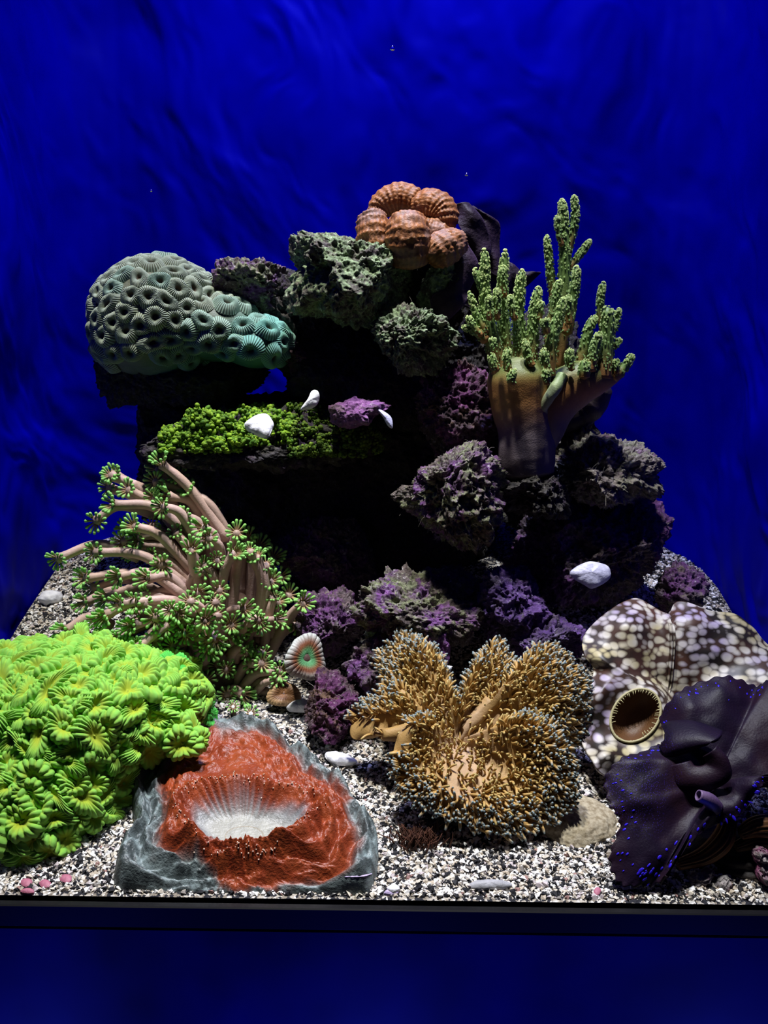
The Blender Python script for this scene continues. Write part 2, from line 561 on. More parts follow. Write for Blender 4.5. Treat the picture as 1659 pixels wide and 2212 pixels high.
# ------------------------------------------------------------------ live rock
def rock(label, px, py, rx, ry, Y, yd, mat, seed, sub=6, amp=.30, pits=1.0, boxy=.85, tilt=0.0, name='reef_rock', lumps=7, cuts=8, group='live rocks of the reef'):
    """rx, ry in photograph pixels at the rock's middle depth Y; yd its half depth in metres"""
    c = P(px, py, Y); k = PX(Y)
    R = np.array([rx * k, yd, ry * k])
    D, F = ico(sub)
    E = np.sign(D) * np.abs(D) ** boxy; E /= (np.abs(E) ** 4).sum(1, keepdims=True) ** .25 * .5 + np.linalg.norm(E, axis=1, keepdims=True) * .5
    g = np.random.default_rng(seed * 7 + 1)
    L = np.linalg.norm(E, axis=1) * .80
    for _ in range(lumps):
        q0 = rand_dirs(1, g)[0] * g.uniform(.42, .66); r0 = g.uniform(.30, .52)
        b_ = D @ q0; ds = b_ * b_ - (q0 @ q0) + r0 * r0
        L = np.maximum(L, np.where(ds > 0, b_ + np.sqrt(np.maximum(ds, 0)), 0))
    V = D * L[:, None] * R
    rm = R.mean()
    d = amp * rm * fbm(D * 1.5 + seed * 3.1, seed, 3, .5)
    q = V / rm
    d = d + .15 * rm * (1 - 2 * np.abs(fbm(q * 2.6 + seed, seed + 5, 3)))
    V = V + D * d[:, None]
    for nk in rand_dirs(cuts, g):           # broken faces
        pr_ = V @ nk; hk = np.percentile(pr_, 97) * g.uniform(.55, .86)
        V = V - nk[None] * (np.maximum(pr_ - hk, 0) * .85)[:, None]
    V = V - (V.max(0) + V.min(0)) / 2
    V = V * (R / ((V.max(0) - V.min(0)) / 2))
    V = V + D * (.05 * rm * fbm(V / rm * 5, seed + 21, 4, .6))[:, None]
    V = V + D * (.0065 * pits * (.5 - np.abs(fbm(V * 48, seed + 31, 3, .55)) * 2.2))[:, None]
    wq = V * 62 + 2 * fbm(V * 45, seed + 3, 2)[:, None] * np.array([1, 1, 1])
    f1, f2 = worley(wq, seed)
    V = V + D * (.0036 * pits * (np.clip(f1, 0, .9) * -1.0 + .45))[:, None]
    V = V + D * (.0040 * pits * fbm(V * 190, seed + 11, 3, .6))[:, None]
    f1, _ = worley(V * 170, seed + 50)
    V = V - D * (.0030 * pits * smooth(.42, .12, f1))[:, None]
    ct, st = math.cos(tilt), math.sin(tilt)
    V = np.stack([V[:, 0] * ct - V[:, 2] * st, V[:, 1], V[:, 0] * st + V[:, 2] * ct], 1)
    o = solo(name, V + c, F, mat, label, 'rock', group=group)
    ROCKS[label] = (V + c, F)
    return o


ROCKS = {}  # gap rocks are added fillers, shade put into their dark stone colour
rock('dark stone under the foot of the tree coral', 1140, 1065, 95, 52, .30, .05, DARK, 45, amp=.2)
rock('dark filler rock added for the shaded gap left of the peak', 650, 690, 90, 110, .44, .05, DARK, 43, amp=.2)
rock('dark filler rock added for the shaded gap right of the pitted green rock', 1010, 770, 80, 130, .45, .05, DARK, 44, amp=.2)
rock('dark filler rock added for the shaded gap below the orange coral', 900, 590, 100, 90, .43, .05, DARK, 41, amp=.2)
rock('dark filler rock added for the shaded gap under the tree coral', 1160, 1050, 120, 100, .43, .05, DARK, 42, amp=.2)
rock('knobbly grey green rock forming the peak under the orange coral', 762, 610, 140, 98, .37, .085, GREENROCK, 11, amp=.4)
rock('purple edged rock between the brain coral and the peak', 548, 640, 78, 72, .43, .06, MIXED, 12)
rock('pitted green rock jutting out below the peak', 893, 735, 88, 74, .335, .06, GREENROCK, 13, pits=1.5)
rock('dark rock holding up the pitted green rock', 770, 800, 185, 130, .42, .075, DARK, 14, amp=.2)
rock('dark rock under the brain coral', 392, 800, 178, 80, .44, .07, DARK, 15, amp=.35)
rock('small red crusted stone beside the brain coral', 652, 780, 30, 34, .39, .02, MAGENTA, 16, sub=5)
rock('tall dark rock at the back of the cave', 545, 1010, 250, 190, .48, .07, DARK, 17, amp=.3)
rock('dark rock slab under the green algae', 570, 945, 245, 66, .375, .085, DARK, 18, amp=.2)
rock('lilac crusted stone lying on the algae ledge', 778, 893, 66, 34, .31, .03, PINK, 19, sub=5, pits=.5, amp=.15)
rock('red and purple crusted rock behind the green tree coral', 1000, 900, 100, 115, .36, .06, MAGENTA, 20, pits=1.4)
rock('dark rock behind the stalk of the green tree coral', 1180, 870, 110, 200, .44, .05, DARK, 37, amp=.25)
rock('wedge shaped purple and cream rock in the middle of the reef', 975, 1075, 118, 112, .285, .065, MIXED, 21, pits=1.4, amp=.32, tilt=.15)
rock('tan pitted rock right of the tree coral stalk', 1300, 1010, 132, 82, .35, .07, TAN, 22, pits=1.3, amp=.35)
rock('large shadowed purple rock below the tan pitted rock', 1270, 1180, 190, 128, .36, .075, PURPLE, 23, pits=1.3)
rock('dark filler rock added for the shaded middle of the reef', 820, 1030, 320, 260, .47, .06, DARK, 24, amp=.2)
rock('dark rock low behind the flower coral', 700, 1200, 120, 90, .40, .06, PURPLE, 25)
rock('green and violet mottled rock behind the leather coral', 900, 1320, 140, 92, .255, .055, MIXED, 26, pits=1.3)
rock('violet slanting rock above the leather coral', 1090, 1310, 82, 95, .27, .045, VIOLET, 27, tilt=.5)
rock('maroon rock behind the small green coral', 715, 1345, 85, 75, .30, .05, PURPLE, 28)
rock('purple crusted knob left of the leather coral top', 800, 1425, 60, 62, .225, .035, PURPLE, 29, sub=5)
rock('magenta cube shaped stone on the sand left of the leather coral', 728, 1525, 66, 80, .205, .035, MAGENTA, 30, boxy=.6, amp=.2)
rock('bright pink knob behind the leather coral', 945, 1400, 27, 40, .215, .018, PINK, 31, sub=5, pits=.6, amp=.2)
rock('violet crusted stone beside the spotted clam', 1180, 1385, 85, 55, .255, .035, VIOLET, 32)
rock('purple stone on the gravel at the far right', 1475, 1280, 58, 62, .34, .035, PURPLE, 33, sub=5)
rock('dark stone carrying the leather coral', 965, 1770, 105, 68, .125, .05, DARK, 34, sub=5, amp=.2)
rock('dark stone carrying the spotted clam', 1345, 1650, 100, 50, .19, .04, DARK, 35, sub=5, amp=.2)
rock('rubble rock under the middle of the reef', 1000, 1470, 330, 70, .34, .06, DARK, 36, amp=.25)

# ------------------------------------------------------------------ tools for the corals
def project(V):
    d = V - CAM
    z = d @ fw
    return W / 2 + FPX * (d @ rt) / z, H / 2 - FPX * (d @ up) / z, z


def surface_at(V, N, px, py):
    """index of the nearest vertex facing the lens around a pixel"""
    x, y, z = project(V)
    k = np.hypot(x - px, y - py)
    face = ((CAM - V) * N).sum(1) > 0
    return int(np.argmin(k + np.where(face, 0, 1e4) + z * 20))


def star_body(center, ells, sub=6, noise=.04, seed=1):
    """a body whose outline is the union of ellipsoids [(px,py,Y,rx,ry,yd)], seen from one inner point"""
    D, F = ico(sub)
    R = np.full(len(D), 1e-3)
    for (px, py, Y, rx, ry, yd) in ells:
        k = PX(Y); r = np.array([rx * k, yd, ry * k])
        o = (center - P(px, py, Y)) / r; d = D / r
        a = (d * d).sum(1); b = (d * o).sum(1); c = (o * o).sum() - 1
        disc = b * b - a * c
        t = np.where(disc > 0, (-b + np.sqrt(np.maximum(disc, 0))) / a, 0)
        R = np.maximum(R, t)
    R = R * (1 + noise * fbm(D * 3, seed, 3))
    V = center + D * R[:, None]
    for _ in range(3):      # relax the seams between the lumps
        A = np.zeros_like(V); n = np.zeros(len(V))
        for a, b in ((0, 1), (1, 2), (2, 0)):
            np.add.at(A, F[:, a], V[F[:, b]]); np.add.at(n, F[:, a], 1)
        V = .5 * V + .5 * A / n[:, None]
    return V, F, normals(V, F)


def cup_mesh(name, lobes, elong, seed, kind, nt=112, nr=15):
    """a coral polyp seen from above: a mouth, ridges running out over a rolled rim; unit radius, z up"""
    g = np.random.default_rng(seed)
    th = np.arange(nt) * 2 * math.pi / nt
    sg = np.linspace(0.0, 1, nr)
    T, S = np.meshgrid(th, sg, indexing='ij')
    p1, p2, p3 = g.uniform(0, 6.28, 3)
    wig = .25 * np.sin(T * 2 + p1) + .2 * np.sin(T * 3 + p2)
    scal = np.abs(np.sin(lobes * T / 2 + wig)) ** (.5 if kind != 'brain' else .9)
    var = .5 + .5 * np.sin(T * 5 + p3)
    Ro = 1 + (.13 * np.cos(2 * T + p1) + .11 * np.cos(3 * T + p2) + .05 * np.cos(5 * T + p3)) * (.5 if kind == 'brain' else 1)
    if kind == 'candy':
        zp = np.interp(S, [0, .08, .18, .40, .66, .86, 1], [.30, .16, .22, .42, .52, .36, -.25])
        rp = np.interp(S, [0, .7, .9, 1], [0, .78, 1.0, .98])
        z = zp + (.20 * (scal - .5) + .08 * (var - .5)) * smooth(.25, .7, S)
        rr = rp * (1 + .16 * (scal - .5) * smooth(.45, .9, S))
        z = z + .16 * np.sin(T * 2 + p3) * S
        fac = smooth(.15, .8, S) * (.45 + .55 * scal)
    elif kind == 'brain':
        zp = np.interp(S, [0, .12, .24, .42, .62, .82, 1], [-.22, -.16, .14, .33, .36, .16, -.22])
        rp = np.interp(S, [0, .3, .6, 1], [0, .30, .62, 1.05])
        z = zp + .11 * (scal - .5) * smooth(.14, .3, S)
        rr = rp
        fac = scal ** 1.5 * smooth(.16, .34, S)
    else:  # a flat ruffled disc
        zp = np.interp(S, [0, .1, .25, .6, .85, 1], [.0, -.05, .10, .16, .12, -.08])
        rp = np.interp(S, [0, 1], [0, 1])
        z = zp + .16 * (scal - .5) * smooth(.15, .8, S) + .18 * np.sin(T * 3 + p1) * S ** 2
        rr = rp * (1 + .06 * (scal - .5) * S)
        fac = smooth(.2, .9, S) * (.5 + .5 * scal)
    X, Y = rr * Ro * np.cos(T) * elong, rr * Ro * np.sin(T) / elong
    if kind == 'candy':
        Y = Y + .22 * np.sin(X * 2.0 + p1) * (elong - .8); z = z - .10 * X * X / elong + .05 * np.sin(X * 3 + p2)
    V = np.stack([X, Y, z], -1).reshape(-1, 3)
    return V, quads(nt, nr, True), fac.reshape(-1), S.reshape(-1)


def lerp(a, b, t):
    return np.asarray(a)[None] * (1 - t[:, None]) + np.asarray(b)[None] * t[:, None]


# ------------------------------------------------------------------ fluorescent green coral, front left
GREEN = flesh('green_flesh', 900, .0004, .45, .35, .18, vs=90)
cups = []
for k, (lob, el) in enumerate([(15, 1.1), (20, 1.4), (14, 1.0), (22, 1.6), (17, 1.25), (24, 1.7), (14, 1.05), (19, 1.35)]):
    V, F, fac, S = cup_mesh('polyp', lob, el, 20 + k, 'candy')
    c = lerp((.46, .56, .03), (.30, .72, .10), fac)
    c = np.where((S < .06)[:, None], np.array([[.6, .7, .10]]), c)
    cups.append(mesh('polyp', V, F, c))
cen = P(160, 1600, .17)
V, F, N = star_body(cen, [(175, 1532, .175, 218, 132, .105), (115, 1710, .125, 168, 190, .088), (345, 1500, .19, 80, 72, .06), (60, 1570, .17, 180, 165, .1)], 6, .04, 3)
gc = root('green_coral', (cen[0], cen[1], V[:, 2].min()), 'glowing lime green coral dome of ruffled polyps at the front', 'coral')
part('body', V, F, GREEN, gc, np.tile([[.22, .5, .04]], (len(V), 1)))
ok = np.where(((CAM - V) * N).sum(1) / np.linalg.norm(CAM - V, axis=1) > -.35)[0]
ok = ok[V[ok, 2] > sand_z(V[ok, 0], V[ok, 1]) + .004]
keep = ok[scatter(V[ok], N[ok], .0146, 5)]
goff = np.array(gc.location)
for n_, i in enumerate(keep):
    nn_ = N[i] + .28 * rng.normal(size=3) + np.array([0, -.25, .25])
    sz = rng.uniform(.0125, .0175)
    o = add('polyp', cups[int(rng.integers(len(cups)))], GREEN, gc, matrix=mat4(V[i] - goff + N[i] * .002, nn_, rng.uniform(0, 6.28), sz, sz, sz * rng.uniform(.8, 1.25)))
# the small cluster that hangs over the red coral and the flat discs behind it
for (px, py, Y, r, nv, cu) in [(395, 1605, .115, 40, (.1, -1, .25), 6), (385, 1575, .12, 32, (0, -.8, .6), 0), (428, 1600, .118, 26, (.8, -.8, .2), 2), (365, 1580, .125, 28, (-.5, -.8, .5), 4),
                               (345, 1545, .125, 30, (-.2, -1, .3), 1), (410, 1580, .13, 30, (.5, -.5, .7), 3)]:
    add('polyp', cups[cu], GREEN, gc, matrix=mat4(P(px, py, Y) - goff, nv, 0.6 * px, r * PX(Y)))
Vt, Ft, t_, a_ = tube(spline([P(395, 1600, .125), P(370, 1560, .145), P(330, 1500, .18)], 12), np.linspace(.012, .022, 12), 12)
part('branch', Vt, Ft, GREEN, gc, np.tile([[.22, .5, .04]], (len(Vt), 1)))
fl = []
for k in range(3):
    Vd, Fd, fac, S = cup_mesh('disc_polyp', 26 + 3 * k, 1.1 + .1 * k, 60 + k, 'flat')
    fl.append(mesh('disc_polyp', Vd, Fd, lerp((.06, .45, .06), (.12, .72, .10), fac)))
for (px, py, Y, r, nv, cu) in [(395, 1450, .19, 34, (.5, -.7, .6), 0), (408, 1490, .185, 36, (.6, -.8, .2), 1), (425, 1535, .19, 40, (.4, -.6, .6), 2), (400, 1525, .18, 28, (.4, -1, .1), 0), (448, 1545, .195, 30, (.6, -.5, .6), 1),
                               (370, 1440, .185, 36, (.2, -.6, .8), 2)]:
    add('disc_polyp', fl[cu], GREEN, gc, matrix=mat4(P(px, py, Y) - goff, nv, px * .37, r * PX(Y)))

# ------------------------------------------------------------------ brain coral, upper left
BRAIN = flesh('brain_flesh', 700, .0006, .55, .3, .25, vs=70)
cen = P(375, 700, .40)
V, F, N = star_body(cen, [(345, 690, .41, 135, 122, .075), (300, 710, .41, 92, 98, .07), (465, 712, .395, 95, 66, .055), (550, 742, .385, 72, 52, .045), (320, 740, .40, 110, 60, .065)], 6, .03, 8)
bc = root('brain_coral', (cen[0], cen[1], V[:, 2].min()), 'rounded sage green brain coral with ringed cups', 'coral')
px_, py_, _ = project(V)
teal = smooth(.1, 1.25, (px_ - 330) / 300 + (py_ - 690) / 170)
bcol = lerp((.12, .13, .085), (.07, .22, .17), teal)
part('body', V, F, BRAIN, bc, bcol * .9)
boff = np.array(bc.location)
bm = {}
for tq in range(4):
    for k in range(3):
        Vb, Fb, fac, S = cup_mesh('corallite', [28, 32, 36][k], [1.0, 1.08, 1.18][k], 80 + k, 'brain', nt=192, nr=15)
        tt = tq / 3
        lo = lerp((.10, .085, .045), (.05, .14, .10), np.full(len(Vb), tt)); hi = lerp((.50, .60, .45), (.30, .66, .54), np.full(len(Vb), tt))
        c = lo * (1 - fac[:, None]) + hi * fac[:, None]
        hole = smooth(.26, .14, S)[:, None]
        c = c * (1 - hole) + np.array([[.16, .075, .055]]) * hole
        bm[tq, k] = mesh('corallite', Vb, Fb, c)
ok = np.where(((CAM - V) * N).sum(1) / np.linalg.norm(CAM - V, axis=1) > -.3)[0]
ok = ok[(N[ok, 2] > -.72)]
keep = ok[scatter(V[ok], N[ok], .0188, 2)]
for i in keep:
    sz = rng.uniform(.0135, .0160)
    tq = int(np.clip(round(teal[i] * 3 + rng.normal() * .4), 0, 3))
    add('corallite', bm[tq, int(rng.integers(3))], BRAIN, bc, matrix=mat4(V[i] - boff + N[i] * .001, N[i], rng.uniform(0, 6.28), sz, sz, sz * 1.05))

# ------------------------------------------------------------------ flower pot coral, left
STALK = flesh('stalk_flesh', 500, .0004, .5, .3, .2, vs=200)
HEAD = flesh('flower_flesh', 500, .0002, .45, .35, .1, vs=200)


def head_mesh(seed, nt=12, cup=.45):
    g = np.random.default_rng(seed); ps = []
    for k in range(nt):
        a = k * 2 * math.pi / nt + g.normal() * .08
        L = g.uniform(.82, 1.08); lift = cup + g.normal() * .1
        d = np.array([math.cos(a), math.sin(a), 0])
        pts = np.stack([d * r + np.array([0, 0, z]) for r, z in ((.20, .0), (.45, lift * .35), (.75 * L, lift * .75), (1.0 * L, lift))])
        pa = spline(pts, 8)
        rad = np.interp(np.linspace(0, 1, 8), [0, .5, .72, .9, 1], [.065, .085, .12, .16, .11])
        Vt, Ft, t, _ = tube(pa, rad, 7)
        c = lerp((.34, .21, .11), (.24, .54, .12), smooth(.30, .7, t))
        ps.append((Vt, Ft, c))
    D, Fi = ico(2)
    Vd = D * np.array([.30, .30, .16]) + np.array([0, 0, -.03])
    rr = np.hypot(Vd[:, 0], Vd[:, 1])
    c = lerp((.95, .95, .95), (.50, .38, .28), smooth(.17, .28, rr))
    c = np.where((rr < .05)[:, None], np.array([[.25, .16, .08]]), c)
    ps.append((Vd, Fi, c))
    V, F, c = join(ps)
    return mesh('flower_head', V, F, c)


heads = [head_mesh(k, 11 + k % 3, [.15, .35, .6, .95, .3, .75][k]) for k in range(6)]
fc_loc = P(470, 1520, .30)
fc = root('flower_coral', fc_loc, 'flower pot coral with long tan stalks and green tipped flower heads', 'coral')
cen = P(455, 1370, .315)
V, F, N = star_body(cen, [(455, 1380, .32, 120, 120, .05), (470, 1450, .31, 100, 90, .05)], 5, .12, 14)
part('colony_base', V, F, STALK, fc, np.tile([[.10, .06, .045]], (len(V), 1)))
foff = np.array(fc.location)


def flower(hx, hy, hY, bx_, by_, bY, r=25, mid=None, face=.55, var=None, w0=13, w1=9.5):
    h, b = P(hx, hy, hY), P(bx_, by_, bY)
    mpt = (h + b) / 2 + np.array([rng.normal() * .004, rng.normal() * .004, .012 + .10 * abs(hx - bx_) * 2e-4]) if mid is None else P(*mid)
    pa = spline([b, mpt, h], 16)
    k = PX(hY)
    rad = np.linspace(w0, w1, 16) * k; rad[-3:] *= np.array([1.0, 1.1, 1.3])
    Vt, Ft, t, _ = tube(pa, rad, 10)
    c = lerp((.46, .32, .27), (.54, .37, .30), t); c = c * (1 - .35 * smooth(.85, 1, t))[:, None]
    st = part('polyp', Vt, Ft, STALK, fc, c * rng.uniform(.85, 1.1))
    T = pa[-1] - pa[-3]; T /= np.linalg.norm(T)
    tc = CAM - h; tc /= np.linalg.norm(tc)
    nrm = T * (1 - face) + tc * face + rng.normal(size=3) * .12
    add('flower_head', heads[int(rng.integers(6)) if var is None else var], HEAD, st, matrix=mat4(h - foff, nrm, rng.uniform(0, 6), r * k))


FL = [  # head px, py, depth, root px, py, depth
    (350, 1002, .29, 489, 1165, .30), (414, 1064, .30, 500, 1170, .31), (250, 1027, .31, 400, 1170, .32), (277, 1058, .29, 420, 1200, .31), (246, 1090, .27, 412, 1158, .29),
    (207, 1126, .29, 340, 1112, .31), (124, 1207, .28, 300, 1205, .31), (205, 1193, .255, 405, 1265, .275), (258, 1245, .25, 402, 1290, .265), (184, 1249, .29, 350, 1290, .31),
    (290, 1137, .26, 415, 1230, .28), (352, 1095, .265, 430, 1175, .285), (412, 1188, .25, 440, 1310, .28), (504, 1195, .26, 472, 1330, .28), (556, 1203, .28, 560, 1370, .29),
    (512, 1150, .28, 500, 1250, .30), (655, 1303, .28, 580, 1415, .30), (585, 1255, .29, 590, 1375, .30), (527, 1315, .255, 440, 1390, .275), (427, 1280, .245, 420, 1360, .27),
    (473, 1276, .25, 465, 1350, .27), (419, 1319, .24, 420, 1400, .27), (423, 1348, .235, 430, 1420, .265), (358, 1353, .225, 420, 1390, .26), (373, 1398, .225, 430, 1420, .26),
    (302, 1392, .225, 400, 1370, .26), (373, 1323, .235, 420, 1380, .27), (257, 1377, .235, 390, 1370, .27), (211, 1338, .25, 360, 1330, .28), (144, 1361, .25, 240, 1350, .28),
    (227, 1330, .245, 392, 1303, .265), (491, 1375, .26, 470, 1440, .28), (522, 1396, .265, 480, 1460, .28), (481, 1419, .26, 470, 1480, .28), (446, 1469, .25, 450, 1500, .28),
    (525, 1500, .255, 500, 1520, .28), (566, 1434, .255, 500, 1500, .275), (605, 1450, .25, 504, 1525, .27), (490, 1500, .255, 480, 1530, .28), (340, 1015, .31, 470, 1150, .33),
    (335, 1040, .30, 450, 1150, .32), (365, 1072, .29, 450, 1150, .31), (320, 1250, .25, 420, 1300, .27), (300, 1330, .24, 420, 1340, .265), (400, 1115, .28, 460, 1200, .30),
    (440, 1140, .27, 470, 1230, .29), (450, 1163, .265, 480, 1250, .29), (230, 1290, .27, 380, 1300, .29), (265, 1170, .28, 400, 1220, .30), (300, 1160, .28, 420, 1210, .30),
    (350, 1220, .265, 430, 1280, .28), (440, 1230, .26, 440, 1330, .28), (545, 1340, .265, 480, 1430, .28), (610, 1340, .29, 560, 1420, .31), (640, 1350, .30, 570, 1440, .32),
    (600, 1300, .30, 570, 1400, .31), (560, 1180, .33, 540, 1300, .33), (590, 1205, .34, 560, 1300, .34), (605, 1245, .33, 570, 1350, .33), (535, 1165, .33, 520, 1280, .33),
    (460, 1110, .33, 500, 1200, .34), (625, 1285, .33, 590, 1380, .33), (500, 1350, .255, 470, 1420, .275), (330, 1380, .22, 410, 1390, .26), (280, 1355, .23, 390, 1350, .265),
    (440, 1400, .235, 440, 1440, .265), (400, 1370, .225, 430, 1410, .26), (185, 1300, .28, 330, 1310, .30), (200, 1270, .30, 340, 1290, .31), (545, 1435, .27, 500, 1490, .29),
]
for f in FL: flower(*f)
for _ in range(20):
    hx, hy = rng.uniform(235, 470), rng.uniform(1290, 1405)
    flower(hx, hy, rng.uniform(.205, .24), 430 + rng.normal() * 25, 1375 + rng.normal() * 25, .27, r=rng.uniform(22, 28))
for _ in range(20):
    hx, hy = rng.uniform(450, 630), rng.uniform(1330, 1520)
    flower(hx, hy, rng.uniform(.245, .275), hx * .4 + 290 + rng.normal() * 15, min(hy + rng.uniform(40, 90), 1530), .285, r=rng.uniform(17, 24), w0=10, w1=7.5)
for _ in range(12):
    hx, hy = rng.uniform(230, 420), rng.uniform(1020, 1200)
    flower(hx, hy, rng.uniform(.29, .32), 440 + rng.normal() * 25, 1220 + rng.normal() * 40, .32, r=rng.uniform(19, 25))
# bare stalks sweeping through the middle of the colony
for (x0, y0, x1, y1, Y) in [(540, 1190, 550, 1370, .275), (575, 1220, 560, 1385, .285), (515, 1200, 500, 1340, .27), (470, 1210, 480, 1330, .265), (590, 1290, 570, 1400, .285), (440, 1220, 470, 1320, .262),
                            (330, 1200, 440, 1290, .27), (320, 1285, 430, 1325, .258), (300, 1175, 430, 1255, .28), (380, 1150, 450, 1260, .275)]:
    flower(x0, y0, Y, x1, y1, Y + .015, r=19, w0=13, w1=10)


# ------------------------------------------------------------------ red coral, front
RED = flesh('red_flesh', 420, .0012, .42, .45, .45, vs=110)
outl = [(818, 1840), (800, 1765), (735, 1692), (680, 1645), (612, 1590), (545, 1560), (455, 1556), (425, 1582), (335, 1612), (285, 1680), (288, 1745), (292, 1790), (262, 1830), (246, 1880), (258, 1912), (330, 1926), (450, 1930), (560, 1934), (690, 1936), (790, 1915)]
c2 = G(525, 1842)
oc = []
for (a, b) in outl:
    # the disc floats a little above the sand, thinner to the front
    p = G(a, min(b + (24 if b < 1900 else 40), 1960)); oc.append([max(p[0], -.45), max(p[1], .005)])
oc = spline(oc, 360, True) - c2[:2]
th = np.unwrap(np.arctan2(oc[:, 1], oc[:, 0])); rr = np.hypot(oc[:, 0], oc[:, 1])
o_ = np.argsort(th); th, rr = th[o_], rr[o_]
NT_, NR_ = 400, 150
tg = np.linspace(th[0], th[0] + 2 * math.pi, NT_, endpoint=False)
Rg = np.interp(tg, np.concatenate([th, th[:1] + 2 * math.pi]), np.concatenate([rr, rr[:1]]))
ug = np.linspace(0, 1, NR_)
TT, UU = np.meshgrid(tg, ug, indexing='ij')
el_ = 1 / np.sqrt((np.cos(TT) / .065) ** 2 + (np.sin(TT) / .037) ** 2)
ring = el_ / Rg[:, None] * (1 + .07 * np.sin(3 * TT + 1) + .06 * np.sin(5 * TT) + .03 * np.sin(11 * TT))
ring = np.minimum(ring, .72)
uu = UU / ring
flute = np.sin(38 * TT + 3.0 * np.sin(3 * TT) + 2.0 * np.sin(7 * TT + 1)) * (.6 + .4 * np.sin(5 * TT + 2))
hgt = np.where(UU < ring, .010 + .018 * smooth(.45, 1.0, uu), .028 - .022 * smooth(0, 1, (UU - ring) / (1 - ring)) ** .9)
hgt = hgt + .006 * np.exp(-((UU - ring) / .05) ** 2)
pp = np.stack([UU * np.cos(TT) * 3.2, UU * np.sin(TT) * 3.2, 0 * UU], -1).reshape(-1, 3)
wv = fbm(pp * 1.2, 5, 4).reshape(UU.shape)
hgt += .0052 * np.sin(UU * 42 + 5 * wv + 1.1 * np.sin(2 * TT)) * smooth(.5, .62, UU) * (.4 + .6 * smooth(-.4, .3, -np.sin(TT)))
hgt += .0018 * flute * np.exp(-((UU - ring * 1.05) / .10) ** 2) + .0009 * flute * smooth(.12, .3, UU) * smooth(ring + .02, ring - .05, UU)
hgt += .008 * fbm(pp * 2.2, 6, 5, .55).reshape(UU.shape) * smooth(.2, .55, UU)
hgt += .006 * np.sin(TT * 13 + 2 * wv) * smooth(.8, 1, UU) + .0035 * fbm(pp * 9, 8, 3).reshape(UU.shape) * smooth(.3, .6, UU)
hgt += .006 * smooth(.84, .93, UU)
frt = smooth(.15, .75, -np.sin(TT))
hgt *= 1 - .80 * smooth(.55, .97, UU) * frt
hgt = hgt * np.clip((1 - UU) / .05, 0, 1) ** .35 
X = c2[0] + UU * (Rg[:, None]) * np.cos(TT); Y_ = c2[1] + UU * Rg[:, None] * np.sin(TT)
Y_ = np.maximum(Y_, .004)
Z = sand_z(X, Y_) + .011 * (1 - .72 * frt * smooth(.5, .97, UU)) * np.clip((1 - UU) / .04, 0, 1) ** .35 + hgt - .001
V = np.stack([X, Y_, Z], -1).reshape(-1, 3)
greyl = .85 + .09 * fbm(pp * 1.6, 15, 5).reshape(UU.shape) - .16 * smooth(.2, 1, -np.cos(TT)) + .13 * smooth(.3, 1, -np.sin(TT)) * smooth(-.75, -.1, np.cos(TT))
cwhite, cred, cgrey = np.array([.35, .37, .40]), np.array([.25, .038, .010]), np.array([.20, .25, .25])
ash = (.25 + .75 * smooth(-.3, .5, fbm(pp * np.array([7, 7, 1]), 19, 4)))
tw = smooth(.05, -.10, (UU - ring * .80 + .03 * flute + .09 * wv)).ravel()
col = lerp(cred, cred * np.array([1.25, 1.5, 1.4]), smooth(-.4, .4, fbm(pp * 3, 22, 4)))
tg_ = smooth(-.05, .06, (UU - greyl)).ravel()
col = col * (1 - tg_[:, None]) + (cgrey[None] * ash[:, None] * 1.25) * tg_[:, None]
st_ = .55 + .45 * smooth(-.4, .5, fbm(np.stack([np.cos(TT) * 9, np.sin(TT) * 9, UU * 2], -1).reshape(-1, 3), 77, 4, .7))
mid_ = smooth(.85, .35, uu).ravel()
cw = cwhite[None] * (st_ * (1 - mid_) + mid_)[:, None]
cw = cw * (1 - mid_[:, None]) + np.array([[.34, .34, .29]]) * mid_[:, None]
col = col * (1 - tw[:, None]) + cw * tw[:, None]
rc = root('red_coral', (c2[0], c2[1], float(sand_z(c2[0], c2[1]))), 'broad fleshy red coral with a grey rim and pale mouth', 'coral')
F = quads(NT_, NR_, True)
part('flesh_disc', V, F, RED, rc, col)
RC_V, RC_N = V, normals(V, F)
RC_N = RC_N * np.sign(RC_N[:, 2:3] + 1e-9)
# pale bead tips round the mouth fold
g = np.random.default_rng(6); ps = []
bi, bf = ico(1)
Vr = V.reshape(NT_, NR_, 3)
pos = []
for k in range(150):
    i = int(g.integers(NT_)); j = int(np.clip((ring[i, 0] + g.normal() * .025) * NR_, 0, NR_ - 1))
    pos.append(Vr[i, j] + np.array([0, 0, .0012]))
pos = np.array(pos); nb_ = len(pos)
e = np.eye(3)
Vb, Fb, cb = copies(bi, bf, pos, *(np.tile(e[k], (nb_, 1)) for k in range(3)), np.tile(g.uniform(.0004, .0008, (nb_, 1)), (1, 3)), np.tile([[.75, .55, .42]], (nb_, 1)))
part('bead_tips', Vb, Fb, RED, rc, cb, kind='stuff')
# oval lip round the very middle
a = np.linspace(0, 2 * math.pi, 40, endpoint=False)
lipc = np.array([c2[0] + .002, c2[1] - .004])
lx, ly = lipc[0] + .017 * np.cos(a), lipc[1] + .011 * np.sin(a)
lp = np.stack([lx, ly, sand_z(lx, ly) + .010 + .0085], 1)
Vl, Fl, _, _ = tube(np.concatenate([lp, lp[:2]]), .0017, 8, False)
part('mouth_lip', Vl, Fl, RED, rc, np.tile([[.30, .27, .2]], (len(Vl), 1)))

# ------------------------------------------------------------------ orange lobed coral on the peak
ORANGE = flesh('orange_flesh', 420, .0009, .55, .3, .35, vs=130)
ol = root('lobed_coral', P(890, 575, .36), 'orange brown coral of swollen ridged lobes on the reef top', 'coral')


